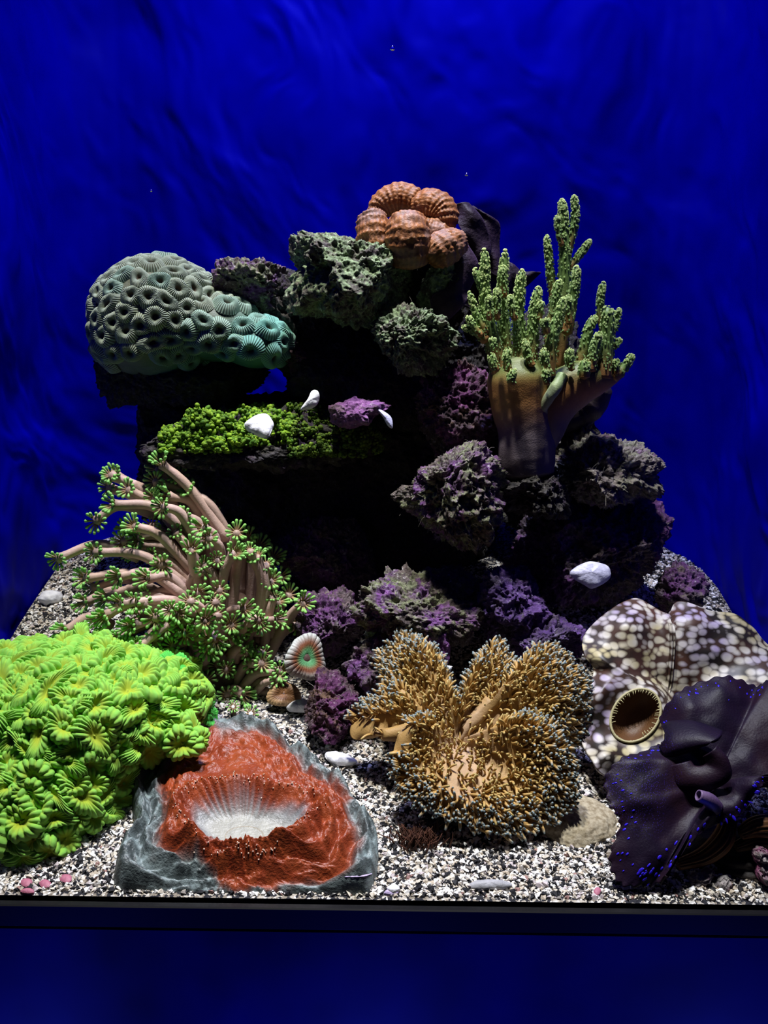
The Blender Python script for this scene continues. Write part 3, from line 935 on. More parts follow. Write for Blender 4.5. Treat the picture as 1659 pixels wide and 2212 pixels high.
def lobe(pts, rads, seed, bands=9, ribs=70, name='lobe'):
    n, m_ = 90, 96
    pw = np.array([P(*p) for p in pts]); pa = spline(pw, n)
    rd = spline(np.array(rads, float)[:, None] * PX(pts[0][2]), n)[:, 0]
    t = np.linspace(0, 1, n)
    endf = np.clip(np.minimum(t, 1 - t) / .16, 0, 1)
    rd = rd * np.sqrt(1 - (1 - endf) ** 2 + 1e-4)
    Vt, Ft, tt, aa = tube(pa, rd, m_)
    Nn = normals(Vt, Ft)
    w_ = 1.4 * fbm(Vt * 50, seed, 3)
    band = np.sin(tt * bands * 6.28 + 2.0 * w_)
    rib = np.sin(aa * ribs + 1.5 * w_)
    bump_ = .00045 * band + .0004 * rib * (.6 + .4 * band) + .0018 * fbm(Vt * 120, seed + 1, 3)
    beads = smooth(.93, 1.0, np.sin(tt * bands * 3.14 + 1.0 + 1.2 * w_)) * smooth(.1, .8, np.sin(aa * 24))
    Vt = Vt + Nn * (bump_ + .0007 * beads)[:, None]
    c = lerp((.15, .055, .020), (.30, .11, .028), smooth(-.8, .8, band * .45 + .5 * rib + .6 * w_))
    c = c * (1 - .5 * beads[:, None]) + np.array([[.6, .40, .26]]) * .5 * beads[:, None]
    gr = smooth(.05, .45, fbm(Vt * 38, seed + 4, 3))[:, None] * .4
    c = c * (1 - gr) + np.array([[.20, .15, .15]]) * gr
    part(name, Vt, Ft, ORANGE, ol, c)


lobe([(812, 480, .385), (822, 448, .39), (865, 430, .39), (915, 448, .385)], [14, 26, 34, 28], 1, 12)
lobe([(885, 455, .385), (930, 444, .375), (958, 462, .37), (968, 500, .365)], [24, 33, 30, 18], 2, 11)
lobe([(802, 465, .36), (805, 482, .355), (808, 520, .35), (822, 560, .35)], [26, 33, 34, 24], 3, 7)
lobe([(878, 472, .345), (880, 500, .335), (882, 530, .335), (885, 580, .345)], [36, 46, 48, 40], 4, 8)
lobe([(925, 565, .345), (945, 545, .34), (975, 528, .345), (1000, 520, .355)], [24, 36, 34, 20], 5, 7)
lobe([(905, 500, .375), (940, 508, .37), (975, 515, .37)], [30, 38, 28], 6, 6, name='valley')

# ------------------------------------------------------------------ thin dark purple blades beside it
BLADE = flesh('blade_skin', 260, .0015, .6, .2, .4, vs=60)
bl = root('leafy_plate_coral', P(1030, 700, .385), 'dark purple leafy blades curling down beside the orange coral', 'coral')


def blade(left, right, seed, wave=.004, col=(.022, .011, .026)):
    n, m_ = 60, 26
    L_ = spline(np.array([P(*p) for p in left]), n); R_ = spline(np.array([P(*p) for p in right]), n)
    t = np.linspace(0, 1, m_)[None, :, None]
    Vb = L_[:, None] * (1 - t) + R_[:, None] * t
    fl_ = Vb.reshape(-1, 3)
    dy = wave * np.sin(np.linspace(0, 9, n))[:, None] * np.cos(np.linspace(0, 4, m_))[None] + .5 * wave * fbm(fl_ * 60, seed, 3).reshape(n, m_)
    Vb[..., 1] += dy - .006 * np.sin(t[..., 0] * math.pi)
    Vb = Vb.reshape(-1, 3)
    c = np.array([col]) * (.7 + .6 * smooth(-.5, .5, fbm(Vb * 50, seed + 2, 3)))[:, None]
    e_ = np.tile(np.minimum(np.linspace(0, 1, m_), 1 - np.linspace(0, 1, m_)), n)
    c = c + np.array([[.025, .015, .035]]) * smooth(.10, .0, e_)[:, None]
    o = part('blade', Vb, quads(n, m_), BLADE, bl, c)
    so = o.modifiers.new('thick', 'SOLIDIFY'); so.thickness = .0026; so.offset = 0


blade([(986, 440, .39), (988, 480, .385), (1005, 520, .385), (1010, 560, .39)], [(1012, 440, .395), (1045, 480, .39), (1060, 530, .395), (1050, 570, .40)], 1)
blade([(1020, 445, .40), (1030, 470, .40), (1045, 530, .40), (1060, 590, .40)], [(1050, 468, .41), (1078, 486, .41), (1078, 540, .41), (1085, 610, .41)], 2)
blade([(978, 540, .365), (972, 580, .36), (968, 620, .355), (932, 640, .35), (934, 672, .35)], [(1010, 530, .37), (1032, 575, .37), (1012, 630, .365), (1004, 655, .36), (968, 690, .36)], 3, .003, (.028, .015, .030))
blade([(1012, 560, .40), (1025, 600, .40), (1040, 650, .40), (1045, 690, .41)], [(1075, 560, .42), (1085, 610, .42), (1095, 650, .42), (1090, 700, .42)], 4)
blade([(1085, 555, .43), (1105, 570, .43), (1130, 590, .43)], [(1080, 640, .43), (1110, 640, .43), (1168, 588, .43)], 5, .003)
blade([(1000, 470, .40), (1005, 540, .40), (1000, 600, .40), (1000, 660, .40)], [(1060, 480, .415), (1075, 540, .415), (1060, 610, .415), (1060, 690, .415)], 6)
rock('grey green plate shaped stone behind the purple blades', 945, 620, 34, 52, .372, .02, GREENROCK, 61, sub=5, pits=.5, amp=.15, tilt=-.3)

# ------------------------------------------------------------------ green tipped tree coral
TREE = flesh('tree_skin', 700, .0004, .5, .3, .25, vs=160)
TY = .295
tc_ = root('tree_coral', P(1140, 1015, TY), 'green tipped tree coral with upright fingers on a thick stalk', 'coral')
toff = np.array(tc_.location)
gray, brown, tip = np.array([.14, .11, .125]), np.array([.34, .16, .05]), np.array([.12, .20, .05])


def limb(name, pts, rads, sides=20, cfun=None, n=40, dY=0.0):
    pa = spline(np.array([P(a, b, TY + dY + (c if len(q_) > 2 else 0)) for q_ in pts for a, b, c in [(q_ + (0,))[:3]]]), n)
    rd = spline(np.array(rads, float)[:, None] * PX(TY), n)[:, 0] * (.78 if name == 'finger' else 1)
    if name == 'finger':
        tt_ = np.linspace(0, 1, n); rd = rd * np.sqrt(np.clip(1 - np.clip((tt_ - .86) / .14, 0, .97) ** 2, 0, 1))
    Vt, Ft, t, a = tube(pa, rd, sides)
    Vt = Vt + normals(Vt, Ft) * (.0010 * fbm(Vt * 90, 5, 3))[:, None]
    part(name, Vt, Ft, TREE, tc_, cfun(Vt, t))
    return pa, rd


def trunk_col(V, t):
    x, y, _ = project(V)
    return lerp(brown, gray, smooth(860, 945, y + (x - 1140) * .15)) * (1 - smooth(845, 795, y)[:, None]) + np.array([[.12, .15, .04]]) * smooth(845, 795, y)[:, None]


def finger_col(V, t):
    return lerp(brown * .8, tip, smooth(0, .45, t))


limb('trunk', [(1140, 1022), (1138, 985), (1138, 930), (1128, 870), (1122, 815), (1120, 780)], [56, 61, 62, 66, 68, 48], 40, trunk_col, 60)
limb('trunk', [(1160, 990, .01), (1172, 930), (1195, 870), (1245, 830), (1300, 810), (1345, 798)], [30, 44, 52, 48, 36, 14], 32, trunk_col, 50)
limb('branch', [(1185, 900, -.02), (1172, 880, -.025), (1195, 845, -.028), (1215, 810, -.02)], [6, 11, 13, 12], 20, lambda V, t: lerp((.30, .26, .18), (.22, .32, .14), t))
limb('branch', [(1300, 830, .05), (1270, 860, .06), (1235, 890, .06), (1200, 915, .05)], [30, 50, 46, 30], 20, lambda V, t: np.tile([[.05, .035, .03]], (len(V), 1)))
fingers = [
    ([(1085, 820), (1062, 730), (1048, 640), (1046, 540)], [26, 20, 15, 12], -.01), ([(1046, 640), (1036, 610), (1026, 582)], [7, 8, 7], -.01), ([(1050, 720), (1030, 680), (1014, 632)], [10, 9, 7], -.015),
    ([(1050, 735), (1025, 715), (1000, 707)], [14, 10, 6], -.015), ([(1040, 725), (1020, 700), (1011, 684)], [8, 8, 6], -.02), ([(1100, 820), (1088, 720), (1085, 640), (1091, 542)], [24, 19, 15, 11], .01),
    ([(1088, 640), (1084, 600), (1087, 576)], [10, 10, 8], -.005), ([(1130, 820), (1122, 740), (1120, 660), (1128, 585)], [24, 18, 15, 12], -.01), ([(1145, 810), (1150, 730), (1155, 670), (1163, 622)], [20, 16, 14, 11], -.015),
    ([(1205, 800), (1215, 690), (1220, 560), (1217, 480), (1214, 432)], [26, 20, 16, 13, 11], .03), ([(1222, 560), (1238, 500), (1243, 460), (1240, 424)], [10, 11, 10, 8], .03), ([(1214, 530), (1206, 495), (1203, 468)], [7, 8, 7], .025),
    ([(1198, 660), (1190, 600), (1186, 560), (1181, 510)], [12, 11, 10, 8], .035), ([(1228, 585), (1245, 560), (1260, 540), (1275, 520)], [9, 9, 9, 6], .03), ([(1225, 720), (1236, 660), (1242, 615), (1246, 576)], [15, 13, 12, 9], .01),
    ([(1185, 810), (1190, 740), (1205, 690), (1217, 645)], [20, 16, 13, 9], -.02), ([(1185, 740), (1195, 670), (1202, 630), (1210, 607)], [14, 12, 11, 9], .015), ([(1300, 815), (1308, 760), (1313, 710), (1312, 664)], [28, 21, 18, 15], -.01),
    ([(1303, 720), (1296, 670), (1298, 640), (1303, 611)], [10, 9, 9, 7], .01), ([(1320, 730), (1330, 700), (1337, 668)], [8, 9, 8], 0), ([(1250, 810), (1262, 750), (1272, 710), (1286, 684)], [18, 14, 12, 9], 0),
    ([(1325, 815), (1345, 798), (1358, 780), (1365, 768)], [16, 12, 10, 8], -.01), ([(1332, 808), (1330, 790), (1331, 778)], [7, 8, 7], -.015), ([(1320, 755), (1333, 742), (1338, 732)], [7, 8, 6], -.01),
    ([(1075, 800), (1064, 780), (1061, 766)], [8, 9, 7], -.045), ([(1070, 765), (1065, 740), (1064, 732)], [7, 8, 7], -.035), ([(1098, 800), (1094, 775), (1098, 755)], [10, 10, 7], -.04), ([(1180, 800), (1176, 775), (1175, 756)], [10, 11, 9], -.04),
    ([(1182, 830), (1180, 812), (1182, 798)], [8, 11, 10], -.043), ([(1235, 800), (1230, 775), (1231, 755)], [10, 11, 8], -.03), ([(1112, 690), (1103, 660), (1102, 640)], [9, 9, 7], -.02), ([(1075, 690), (1074, 650), (1074, 625)], [9, 9, 8], -.02),
    ([(1182, 720), (1178, 700), (1177, 690)], [10, 11, 10], -.03), ([(1165, 690), (1168, 665), (1167, 655)], [8, 9, 8], -.02), ([(1058, 690), (1056, 660), (1055, 640)], [8, 8, 7], -.025), ([(1275, 800), (1285, 750), (1295, 720)], [14, 12, 9], -.02),
    ([(1262, 815), (1262, 795), (1266, 780)], [14, 14, 10], -.03), ([(1108, 830), (1104, 815), (1110, 800)], [9, 10, 8], -.045), ([(1230, 700), (1228, 660), (1226, 640)], [10, 10, 8], -.005), ([(1150, 790), (1138, 760), (1135, 735)], [10, 9, 7], -.03),
]
g = np.random.default_rng(12); bpos, bnr, bsz, us = [], [], [], []
for pts, rads, dY in fingers:
    pa, rd = limb('finger', pts, rads, 14, finger_col, 30, dY)
    T, N_, B_ = frames(pa)
    L_ = np.linalg.norm(np.diff(pa, axis=0), axis=1).sum()
    cnt = int(L_ / PX(TY) * 1.5 + 20)
    for _ in range(cnt):
        u = g.random() ** .75; i = min(int(u * 29.99), 29); a = g.uniform(0, 6.28); us.append(u * g.uniform(.6, 1.15))
        if i > 27: d = T[i] * g.uniform(0, 1) + N_[i] * math.cos(a) * .8 + B_[i] * math.sin(a) * .8
        else: d = N_[i] * math.cos(a) + B_[i] * math.sin(a) + T[i] * .25
        d /= np.linalg.norm(d); bpos.append(pa[i] + d * (rd[i] + .0006) + T[i] * (g.uniform(-.5, .5) * L_ / 29 if i < 28 else 0)); bnr.append(d); bsz.append(g.uniform(.00075, .00115))
bpos, bnr, bsz = np.array(bpos), np.array(bnr), np.array(bsz)
# each polyp: a short neck and a crown of five knobs
bi, bf = ico(1); ps = [(bi * .55, bf, None)]
for k in range(5):
    a = k * 1.2566
    ps.append((bi * .42 + np.array([math.cos(a) * .75, math.sin(a) * .75, .45]), bf, None))
kb, kf, _ = join(ps); kf = kf[0]
xa, ya = perp(bnr)
nb_ = len(bpos)
bc_ = lerp((.24, .42, .13), (.66, .76, .30), np.clip(np.array(us), 0, 1) ** 1.3)
Vb, Fb, cb = copies(kb, kf, bpos, xa, ya, bnr, np.tile(bsz[:, None], (1, 3)), bc_)
part('polyps', Vb, Fb, TREE, tc_, cb, kind='stuff', label='tiny pale green polyps studding the fingers')


# ------------------------------------------------------------------ lofted mantles: leather coral and clams
def loft(center, rim, nt, nr, bulge, droop, droop_dir, power=1.0):
    R = spline(np.array([P(*p) for p in rim]), nt, True)
    u = np.linspace(0, 1, nr)
    V = center + (R - center)[:, None] * u[None, :, None] ** power
    V = V + np.asarray(bulge)[None, None] * (np.sin(u * math.pi * .62) ** 1.2)[None, :, None]
    V = V + np.asarray(droop_dir)[None, None] * (droop * smooth(.72, 1.0, u) ** 1.5)[None, :, None]
    TT = np.repeat(np.arange(nt) / nt, nr); UU = np.tile(u, nt)
    return V.reshape(-1, 3), quads(nt, nr, True), TT, UU


def face_cam(V, F):
    N = normals(V, F)
    return (F, N) if np.median(((CAM - V) * N).sum(1)) > 0 else (F[:, ::-1], -N)


LEATHER = flesh('leather_skin', 600, .0004, .55, .25, .2, vs=90)
TENT = flesh('tentacle_skin', 600, .0001, .45, .3, .1, vs=200)
rim = [(985, 1515, 0.165), (1030, 1440, 0.180), (1068, 1392, 0.200), (1105, 1430, 0.195), (1122, 1475, 0.175), (1160, 1405, 0.185), (1220, 1422, 0.180), (1268, 1500, 0.170), (1255, 1590, 0.160), (1195, 1620, 0.155),
       (1150, 1555, 0.125), (1212, 1600, 0.100), (1240, 1702, 0.085), (1195, 1767, 0.075), (1075, 1797, 0.065), (960, 1757, 0.070), (872, 1712, 0.085), (850, 1630, 0.100), (872, 1570, 0.115), (912, 1565, 0.140),
       (770, 1598, 0.145), (768, 1545, 0.160), (835, 1482, 0.170), (818, 1440, 0.195), (870, 1375, 0.205), (930, 1400, 0.200), (955, 1455, 0.180)]
lc_cen = P(985, 1600, .135)
V, F, TT, UU = loft(lc_cen, rim, 420, 70, np.array([0, -.012, .010]), .012, np.array([0, .7, -.7]))
V = V + np.array([0, -1, .4]) * (.0035 * fbm(V * 42, 3, 3) * smooth(0, .3, UU))[:, None]
F, N = face_cam(V, F)
lc = root('leather_coral', P(970, 1770, .15), 'tan folded leather coral covered in blue tipped tentacles', 'coral')
loff = np.array(lc.location)
px_, py_, _ = project(V)
pinkish = smooth(.55, .1, UU) * .6 + smooth(60, 10, np.hypot(px_ - 1000, (py_ - 1700) * .6)) * .5 + smooth(40, 10, np.hypot((px_ - 1065) * 1.4, (py_ - 1460) * .7)) * .8
lcol = lerp((.36, .22, .075), (.47, .33, .23), np.clip(pinkish, 0, 1))
cap = part('cap', V, F, LEATHER, lc, lcol)
so = cap.modifiers.new('thick', 'SOLIDIFY'); so.thickness = .006; so.offset = -1
Vt, Ft, t, _ = tube(spline([P(970, 1775, .13), P(975, 1700, .145), P(985, 1640, .16), lc_cen + np.array([0, .030, -.012])], 20), spline(np.array([[.036], [.030], [.028], [.03]]), 20)[:, 0], 24)
part('stalk', Vt, Ft, LEATHER, lc, np.tile([[.24, .14, .07]], (len(Vt), 1)))
# tentacles
g = np.random.default_rng(21)
tri = F
A = np.linalg.norm(np.cross(V[F[:, 2]] - V[F[:, 0]], V[F[:, 3]] - V[F[:, 1]]), axis=1)
fu = UU[F].mean(1); fx, fy = px_[F].mean(1), py_[F].mean(1)
dens = .34 + .66 * smooth(.38, .80, fu)
bare = (np.hypot((fx - 822) / 72, (fy - 1585) / 42) < 1) | (np.hypot((fx - 1065) / 20, (fy - 1462) / 45) < 1) | (np.hypot((fx - 990) / 50, (fy - 1700) / 50) < 1)
dens = dens * np.where(np.hypot((fx - 822) / 72, (fy - 1585) / 42) < 1, .015, np.where(bare, .55, 1.0))
pr = A * dens; pr /= pr.sum()
NTN = 3600
pick = g.choice(len(F), NTN, p=pr)
b1, b2 = g.random((NTN, 1)), g.random((NTN, 1))
Fp = F[pick]
pos = V[Fp[:, 0]] * (1 - b1) * (1 - b2) + V[Fp[:, 1]] * b1 * (1 - b2) + V[Fp[:, 2]] * b1 * b2 + V[Fp[:, 3]] * (1 - b1) * b2
nr_ = N[Fp[:, 0]]
out = pos - lc_cen; out /= np.linalg.norm(out, axis=1, keepdims=True)
tu = UU[Fp[:, 0]][:, None]
dr = nr_ * .55 + out * (.25 + .75 * tu ** 2) + g.normal(size=(NTN, 3)) * .14 + np.array([[0, 0, .20]])
dr /= np.linalg.norm(dr, axis=1, keepdims=True)


def tent_mesh(bend, tipc=(.15, .22, .24)):
    pa = np.array([(0, 0, 0), (bend * .05, 0, .3), (bend * .18, 0, .6), (bend * .42, 0, .92)])
    Vt, Ft, t, _ = tube(spline(pa, 7), np.interp(np.linspace(0, 1, 7), [0, .6, .9, 1], [.12, .12, .11, .08]), 6)
    c = lerp((.46, .275, .085), (.45, .28, .09), np.clip(t * 1.6, 0, 1))
    c = c * (1 - smooth(.74, .98, t))[:, None] + np.array([tipc]) * smooth(.74, .98, t)[:, None]
    return Vt, Ft, c


xa, ya = perp(dr); sp = g.uniform(0, 6.28, (NTN, 1))
xa, ya = xa * np.cos(sp) + ya * np.sin(sp), -xa * np.sin(sp) + ya * np.cos(sp)
ln = g.uniform(.0085, .0125, NTN) * (.75 + .35 * tu[:, 0])
tm = [tent_mesh(b, c_) for c_ in ((.17, .24, .26), (.40, .31, .11)) for b in (.2, .8, 1.3)]
which = g.integers(0, 3, NTN) + 3 * (tu[:, 0] + g.normal(size=NTN) * .08 < .72)
facing = ((CAM - pos) * nr_).sum(1)
dist = np.linalg.norm(CAM - pos, axis=1) + np.where(facing > 0, 0, .2)
near = np.argsort(dist)[:300]; isn = np.zeros(NTN, bool); isn[near] = True
shared = [mesh('tentacle', *q) for q in tm]
for i in near:
    M = Matrix.Identity(4)
    for k in range(3):
        M[k][0], M[k][1], M[k][2], M[k][3] = xa[i, k] * ln[i], ya[i, k] * ln[i], dr[i, k] * ln[i], pos[i, k] - loff[k]
    add('tentacle', shared[int(which[i])], TENT, lc, matrix=M)
ps = []
for q in range(6):
    k = np.where((which == q) & ~isn)[0]
    Vt, Ft, c = tm[q]
    Va, Fa, ca = copies(Vt, Ft[0], pos[k], xa[k], ya[k], dr[k], np.tile(ln[k][:, None], (1, 3)), np.repeat(c[None], len(k), 0))
    _, Fa3, _ = copies(Vt, Ft[1], pos[k], xa[k], ya[k], dr[k], np.tile(ln[k][:, None], (1, 3)), np.repeat(c[None], len(k), 0))
    ps.append((Va, [Fa, Fa3], ca))
Va, Fa, ca = join(ps)
part('tentacles', Va, Fa, TENT, lc, ca, kind='stuff', label='short tan tentacles with blue grey tips')

# ------------------------------------------------------------------ spotted clam, right
s = NT('spotted_mantle'); g_ = s.n('ShaderNodeTexCoord'); mp = s.n('ShaderNodeMapping')
mp.inputs['Scale'].default_value = (1.0, 1.0, 1.45)
s.l(g_.outputs['Object'], mp.inputs['Vector'])
wn = s.n('ShaderNodeTexNoise'); wn.inputs['Scale'].default_value = 26; s.l(mp.outputs[0], wn.inputs['Vector'])
vm = s.n('ShaderNodeVectorMath', operation='MULTIPLY_ADD'); vm.inputs[1].default_value = (.014, .014, .014)
s.l(wn.outputs['Color'], vm.inputs[0]); s.l(mp.outputs[0], vm.inputs[2])
de = s.voro(vm.outputs[0], 92, 'F1'); de.node.inputs['Randomness'].default_value = .62
spot = s.ramp(de, [(.36, (1, 1, 1)), (.62, (0, 0, 0))])
hue = s.ramp(s.noise(mp.outputs[0], 14, 3), [(.38, (.38, .33, .18)), (.52, (.48, .45, .40)), (.66, (.33, .27, .41))])
gnd = s.ramp(s.noise(mp.outputs[0], 20, 3), [(.4, (.014, .010, .007)), (.65, (.07, .03, .02))])
SPOTTED = s.done(s.mix(spot, gnd, hue), .45, None, .35)
rim = [(1300, 1690, .125), (1262, 1650, .145), (1248, 1590, .165), (1258, 1520, .185), (1275, 1465, .20), (1252, 1440, .215), (1255, 1390, .23), (1300, 1345, .245), (1368, 1308, .26), (1425, 1342, .25), (1440, 1352, .24), (1455, 1315, .26),
       (1515, 1338, .255), (1580, 1345, .255), (1640, 1410, .245), (1740, 1470, .21), (1780, 1560, .18), (1700, 1650, .15), (1560, 1680, .135), (1420, 1690, .125)]
sc_cen = P(1440, 1520, .19)
V, F, TT, UU = loft(sc_cen, rim, 360, 90, np.array([0, -.022, .020]), .010, np.array([0, .7, -.5]))
V = V + np.array([0, -.8, .6]) * (.011 * fbm(V * 16, 33, 3) * smooth(0, .3, UU) + .005 * np.sin(TT * 6.28 * 9) * smooth(.4, .9, UU))[:, None]
F, N = face_cam(V, F)
sp_loc = P(1400, 1690, .17)
scl = root('spotted_clam', sp_loc, 'giant clam with a cream spotted brown mantle and open siphon', 'clam')
i0 = surface_at(V, N, 1372, 1548)
tcv = CAM - V[i0]; tcv /= np.linalg.norm(tcv)
sn = N[i0] * .4 + tcv * .8 + np.array([-.15, 0, .15]); sn /= np.linalg.norm(sn)
sx, sy, sn = basis(sn, -.55)
k = PX(.165); ea, eb = 47 * k, 64 * k
sipc = V[i0] + sn * .004
loc = V - sipc
lx, ly, lz = loc @ sx, loc @ sy, loc @ sn
er = np.sqrt((lx / ea) ** 2 + (ly / eb) ** 2)
# pull the mantle round the opening into a smooth collar
pull = smooth(1.9, .95, er) * (np.abs(lz) < .06)
V = V + sn[None] * ((.000 - lz) * pull)[:, None]
inside = (er < .97) & (np.abs(lz) < .06)
Fm = F[~(inside[F].all(1))]
mo = part('mantle', V, Fm, SPOTTED, scl)
so = mo.modifiers.new('thick', 'SOLIDIFY'); so.thickness = .0035; so.offset = -1
a = np.linspace(0, 2 * math.pi, 72, endpoint=False); u = np.linspace(0, 1, 16)
AA, UA = np.meshgrid(a, u, indexing='ij')
Vs = sipc + (ea * 1.0 * np.cos(AA) * UA ** .6)[..., None] * sx + (eb * 1.0 * np.sin(AA) * UA ** .6)[..., None] * sy - (.020 * (1 - UA ** 2))[..., None] * sn
SIPH = flesh('siphon_skin', 500, .0004, .5, .3, .3, vs=120)
Vs = Vs.reshape(-1, 3)
Fs_, _ = face_cam(Vs, quads(72, 16, True))
part('siphon', Vs, Fs_, SIPH, scl, np.tile([[.10, .045, .016]], (len(Vs), 1)), label='dark brown siphon opening')
rp = sipc + (ea * np.cos(a))[:, None] * sx + (eb * np.sin(a))[:, None] * sy + .001 * sn
Vl, Fl, _, _ = tube(np.concatenate([rp, rp[:2]]), .0014, 8, False)
ps = [(Vl, Fl, np.tile([[.42, .38, .2]], (len(Vl), 1)))]
for q in range(54):
    aq = q / 54 * 6.283 + rng.normal() * .03
    if -2.3 < math.atan2(math.sin(aq), math.cos(aq)) < -.6: continue
    d0 = math.cos(aq) * sx * ea + math.sin(aq) * sy * eb
    p0 = sipc + d0; dd = d0 / np.linalg.norm(d0)
    L_ = rng.uniform(.0025, .0055)
    Vt, Ft, t, _ = tube(spline([p0, p0 - dd * L_ * .5 + sn * L_ * .5, p0 - dd * L_ + sn * L_ * .35], 6), np.linspace(.0006, .00035, 6), 6)
    ps.append((Vt, Ft, np.tile([[.45, .40, .2]], (len(Vt), 1))))
Vl, Fl, cl = join(ps)
part('siphon_fringe', Vl, Fl, SIPH, scl, cl, kind='stuff', label='pale fringed lip of the siphon')
# scalloped shell halves under the mantle
SHELL = flesh('shell_skin', 300, .001, .6, .3, .4, vs=60)


def shell(parent, cpx, cpy, Y, rx, ry, yd, col, seed, name='shell_half', folds=7, up_=1):
    c = P(cpx, cpy, Y); k = PX(Y)
    D, F = ico(5)
    D = D[:]; ang = np.arctan2(D[:, 0], -D[:, 1] * 1.0)
    r = 1 + .10 * np.cos(ang * folds) * (1 - D[:, 2] ** 2)
    Vs = D * np.array([rx * k, yd, ry * k]) * r[:, None]
    Vs = Vs + D * (.0016 * np.sin(D[:, 2] * 26 + 2 * fbm(D * 3, seed, 2)))[:, None]
    cc = np.array([col]) * (.5 + .8 * smooth(-.5, .5, fbm(Vs * 70, seed, 4)))[:, None]
    part(name, Vs + c, F, SHELL, parent, cc)


shell(scl, 1440, 1640, .21, 170, 62, .045, (.16, .14, .13), 4)

# ------------------------------------------------------------------ purple clam, front right corner
s = NT('purple_mantle'); v = s.coords()
pc_ = s.ramp(s.noise(v, 16, 4), [(.35, (.004, .0018, .010)), (.5, (.009, .0035, .014)), (.68, (.018, .006, .011))])
ft = s.ramp(s.voro(v, 700), [(.16, (1, 1, 1)), (.30, (0, 0, 0))])
ms = s.ramp(s.noise(v, 11, 2), [(.50, (0, 0, 0)), (.60, (1, 1, 1))])
fm = s.mix(1.0, ft, ms, 'MULTIPLY')
MANT = s.done(s.mix(fm, pc_, (.035, .015, .20)), .5, s.bump(s.noise(v, 500, 3), .0005, .6), .18)
rim = [(1430, 1618, .105), (1425, 1565, .12), (1475, 1512, .13), (1555, 1490, .135), (1625, 1505, .135), (1660, 1498, .13), (1740, 1540, .11), (1790, 1640, .085), (1760, 1740, .055), (1665, 1712, .040), (1625, 1740, .035), (1590, 1790, .030),
       (1530, 1812, .025), (1470, 1862, .020), (1428, 1920, .013), (1390, 1940, .012), (1335, 1935, .014), (1314, 1875, .022), (1335, 1805, .035), (1312, 1765, .045), (1305, 1700, .06), (1350, 1658, .075), (1405, 1640, .09)]
pcen = P(1545, 1690, .055)
V, F, TT, UU = loft(pcen, rim, 440, 90, np.array([0, -.010, .018]), .004, np.array([0, .8, -.4]))
ruf = np.sin(TT * 6.283 * 13 + 3 * np.sin(TT * 6.283 * 2)) * smooth(.5, 1, UU)
V = V + np.array([0, -.7, .7]) * (.007 * fbm(V * 20, 35, 3) * smooth(0, .3, UU) + .0035 * ruf)[:, None]
edge = smooth(.955, 1, UU) * np.sin(TT * 6.283 * 60)
V = V + (V - pcen) * (.012 * edge)[:, None]
V[:, 1] = np.maximum(V[:, 1], .006)
F, N = face_cam(V, F)
pcl = root('purple_clam', P(1540, 1950, .06), 'giant clam with a dark purple ruffled mantle and blue spotted edge', 'clam')
mo = part('mantle', V, F, MANT, pcl)
so = mo.modifiers.new('thick', 'SOLIDIFY'); so.thickness = .004; so.offset = -1
# an inner fold standing on the mantle
fold = spline(np.array([P(*p) for p in [(1425, 1612, .075), (1440, 1632, .064), (1480, 1625, .058), (1510, 1610, .055)]]), 40)
fold2 = spline(np.array([P(*p) for p in [(1430, 1570, .098), (1450, 1560, .09), (1500, 1560, .08), (1560, 1580, .07)]]), 40)
tq = np.linspace(0, 1, 20)[None, :, None]
Vf_ = fold[:, None] * (1 - tq) + fold2[:, None] * tq
Vf_ = Vf_ + np.array([0, -.014, .004]) * np.sin(tq * math.pi) ** .8
o = part('mantle_fold', Vf_.reshape(-1, 3), quads(40, 20), MANT, pcl)
so = o.modifiers.new('thick', 'SOLIDIFY'); so.thickness = .003; so.offset = 0
fold = spline(np.array([P(*p) for p in [(1435, 1655, .062), (1470, 1700, .046), (1530, 1705, .038), (1575, 1680, .038), (1570, 1640, .042), (1545, 1612, .048)]]), 50)
fold2 = np.repeat(P(1500, 1640, .062)[None], 50, 0) + (fold - P(1500, 1640, .062)) * .25
Vf_ = fold[:, None] * (1 - tq) + fold2[:, None] * tq + np.array([0, -.010, .004]) * np.sin(tq * math.pi * .7) ** .8
o = part('mantle_fold', Vf_.reshape(-1, 3), quads(50, 20), MANT, pcl)
so = o.modifiers.new('thick', 'SOLIDIFY'); so.thickness = .003; so.offset = 0
# blue spots along the mantle's edge
s = NT('blue_spot'); SPOTB = s.done((.025, .01, .55), .4, None, .3)
g = np.random.default_rng(40)
Vr, Nr = V.reshape(440, 90, 3), N.reshape(440, 90, 3)
bi, bf = ico(2); pos, nn_, s3, xs = [], [], [], []
for q in range(110):
    i = int(g.integers(440)); j = int(np.clip(84 - abs(g.normal()) * 5, 60, 88))
    big = .4 + .6 * g.random()
    x_, y_, _ = project(Vr[i, j][None])
    if 1360 < x_[0] < 1600 and y_[0] > 1780: big *= 1.3
    pos.append(Vr[i, j]); nn_.append(Nr[i, j]); xs.append(Vr[i, min(j + 1, 89)] - Vr[i, j - 1]); s3.append((.0018 * big, .0010 * big, .0005))
for (a_, b_) in [(1625, 1625 + 110), (1598, 1752), (1585, 1768), (1575, 1780), (1560, 1795), (1610, 1740), (1590, 1745), (1500, 1832), (1440, 1835), (1460, 1822), (1425, 1853), (1402, 1868), (1393, 1887), (1392, 1900), (1398, 1912), (1385, 1880), (1640, 1720), (1655, 1722)]:
    i = surface_at(V, N, a_, b_)
    pos.append(V[i]); nn_.append(N[i]); xs.append(V[i] - pcen); s3.append((.0026 * g.uniform(.5, 1.2), .0013 * g.uniform(.6, 1.2), .0005))
pos, nn_, xs, s3 = map(np.array, (pos, nn_, xs, s3))
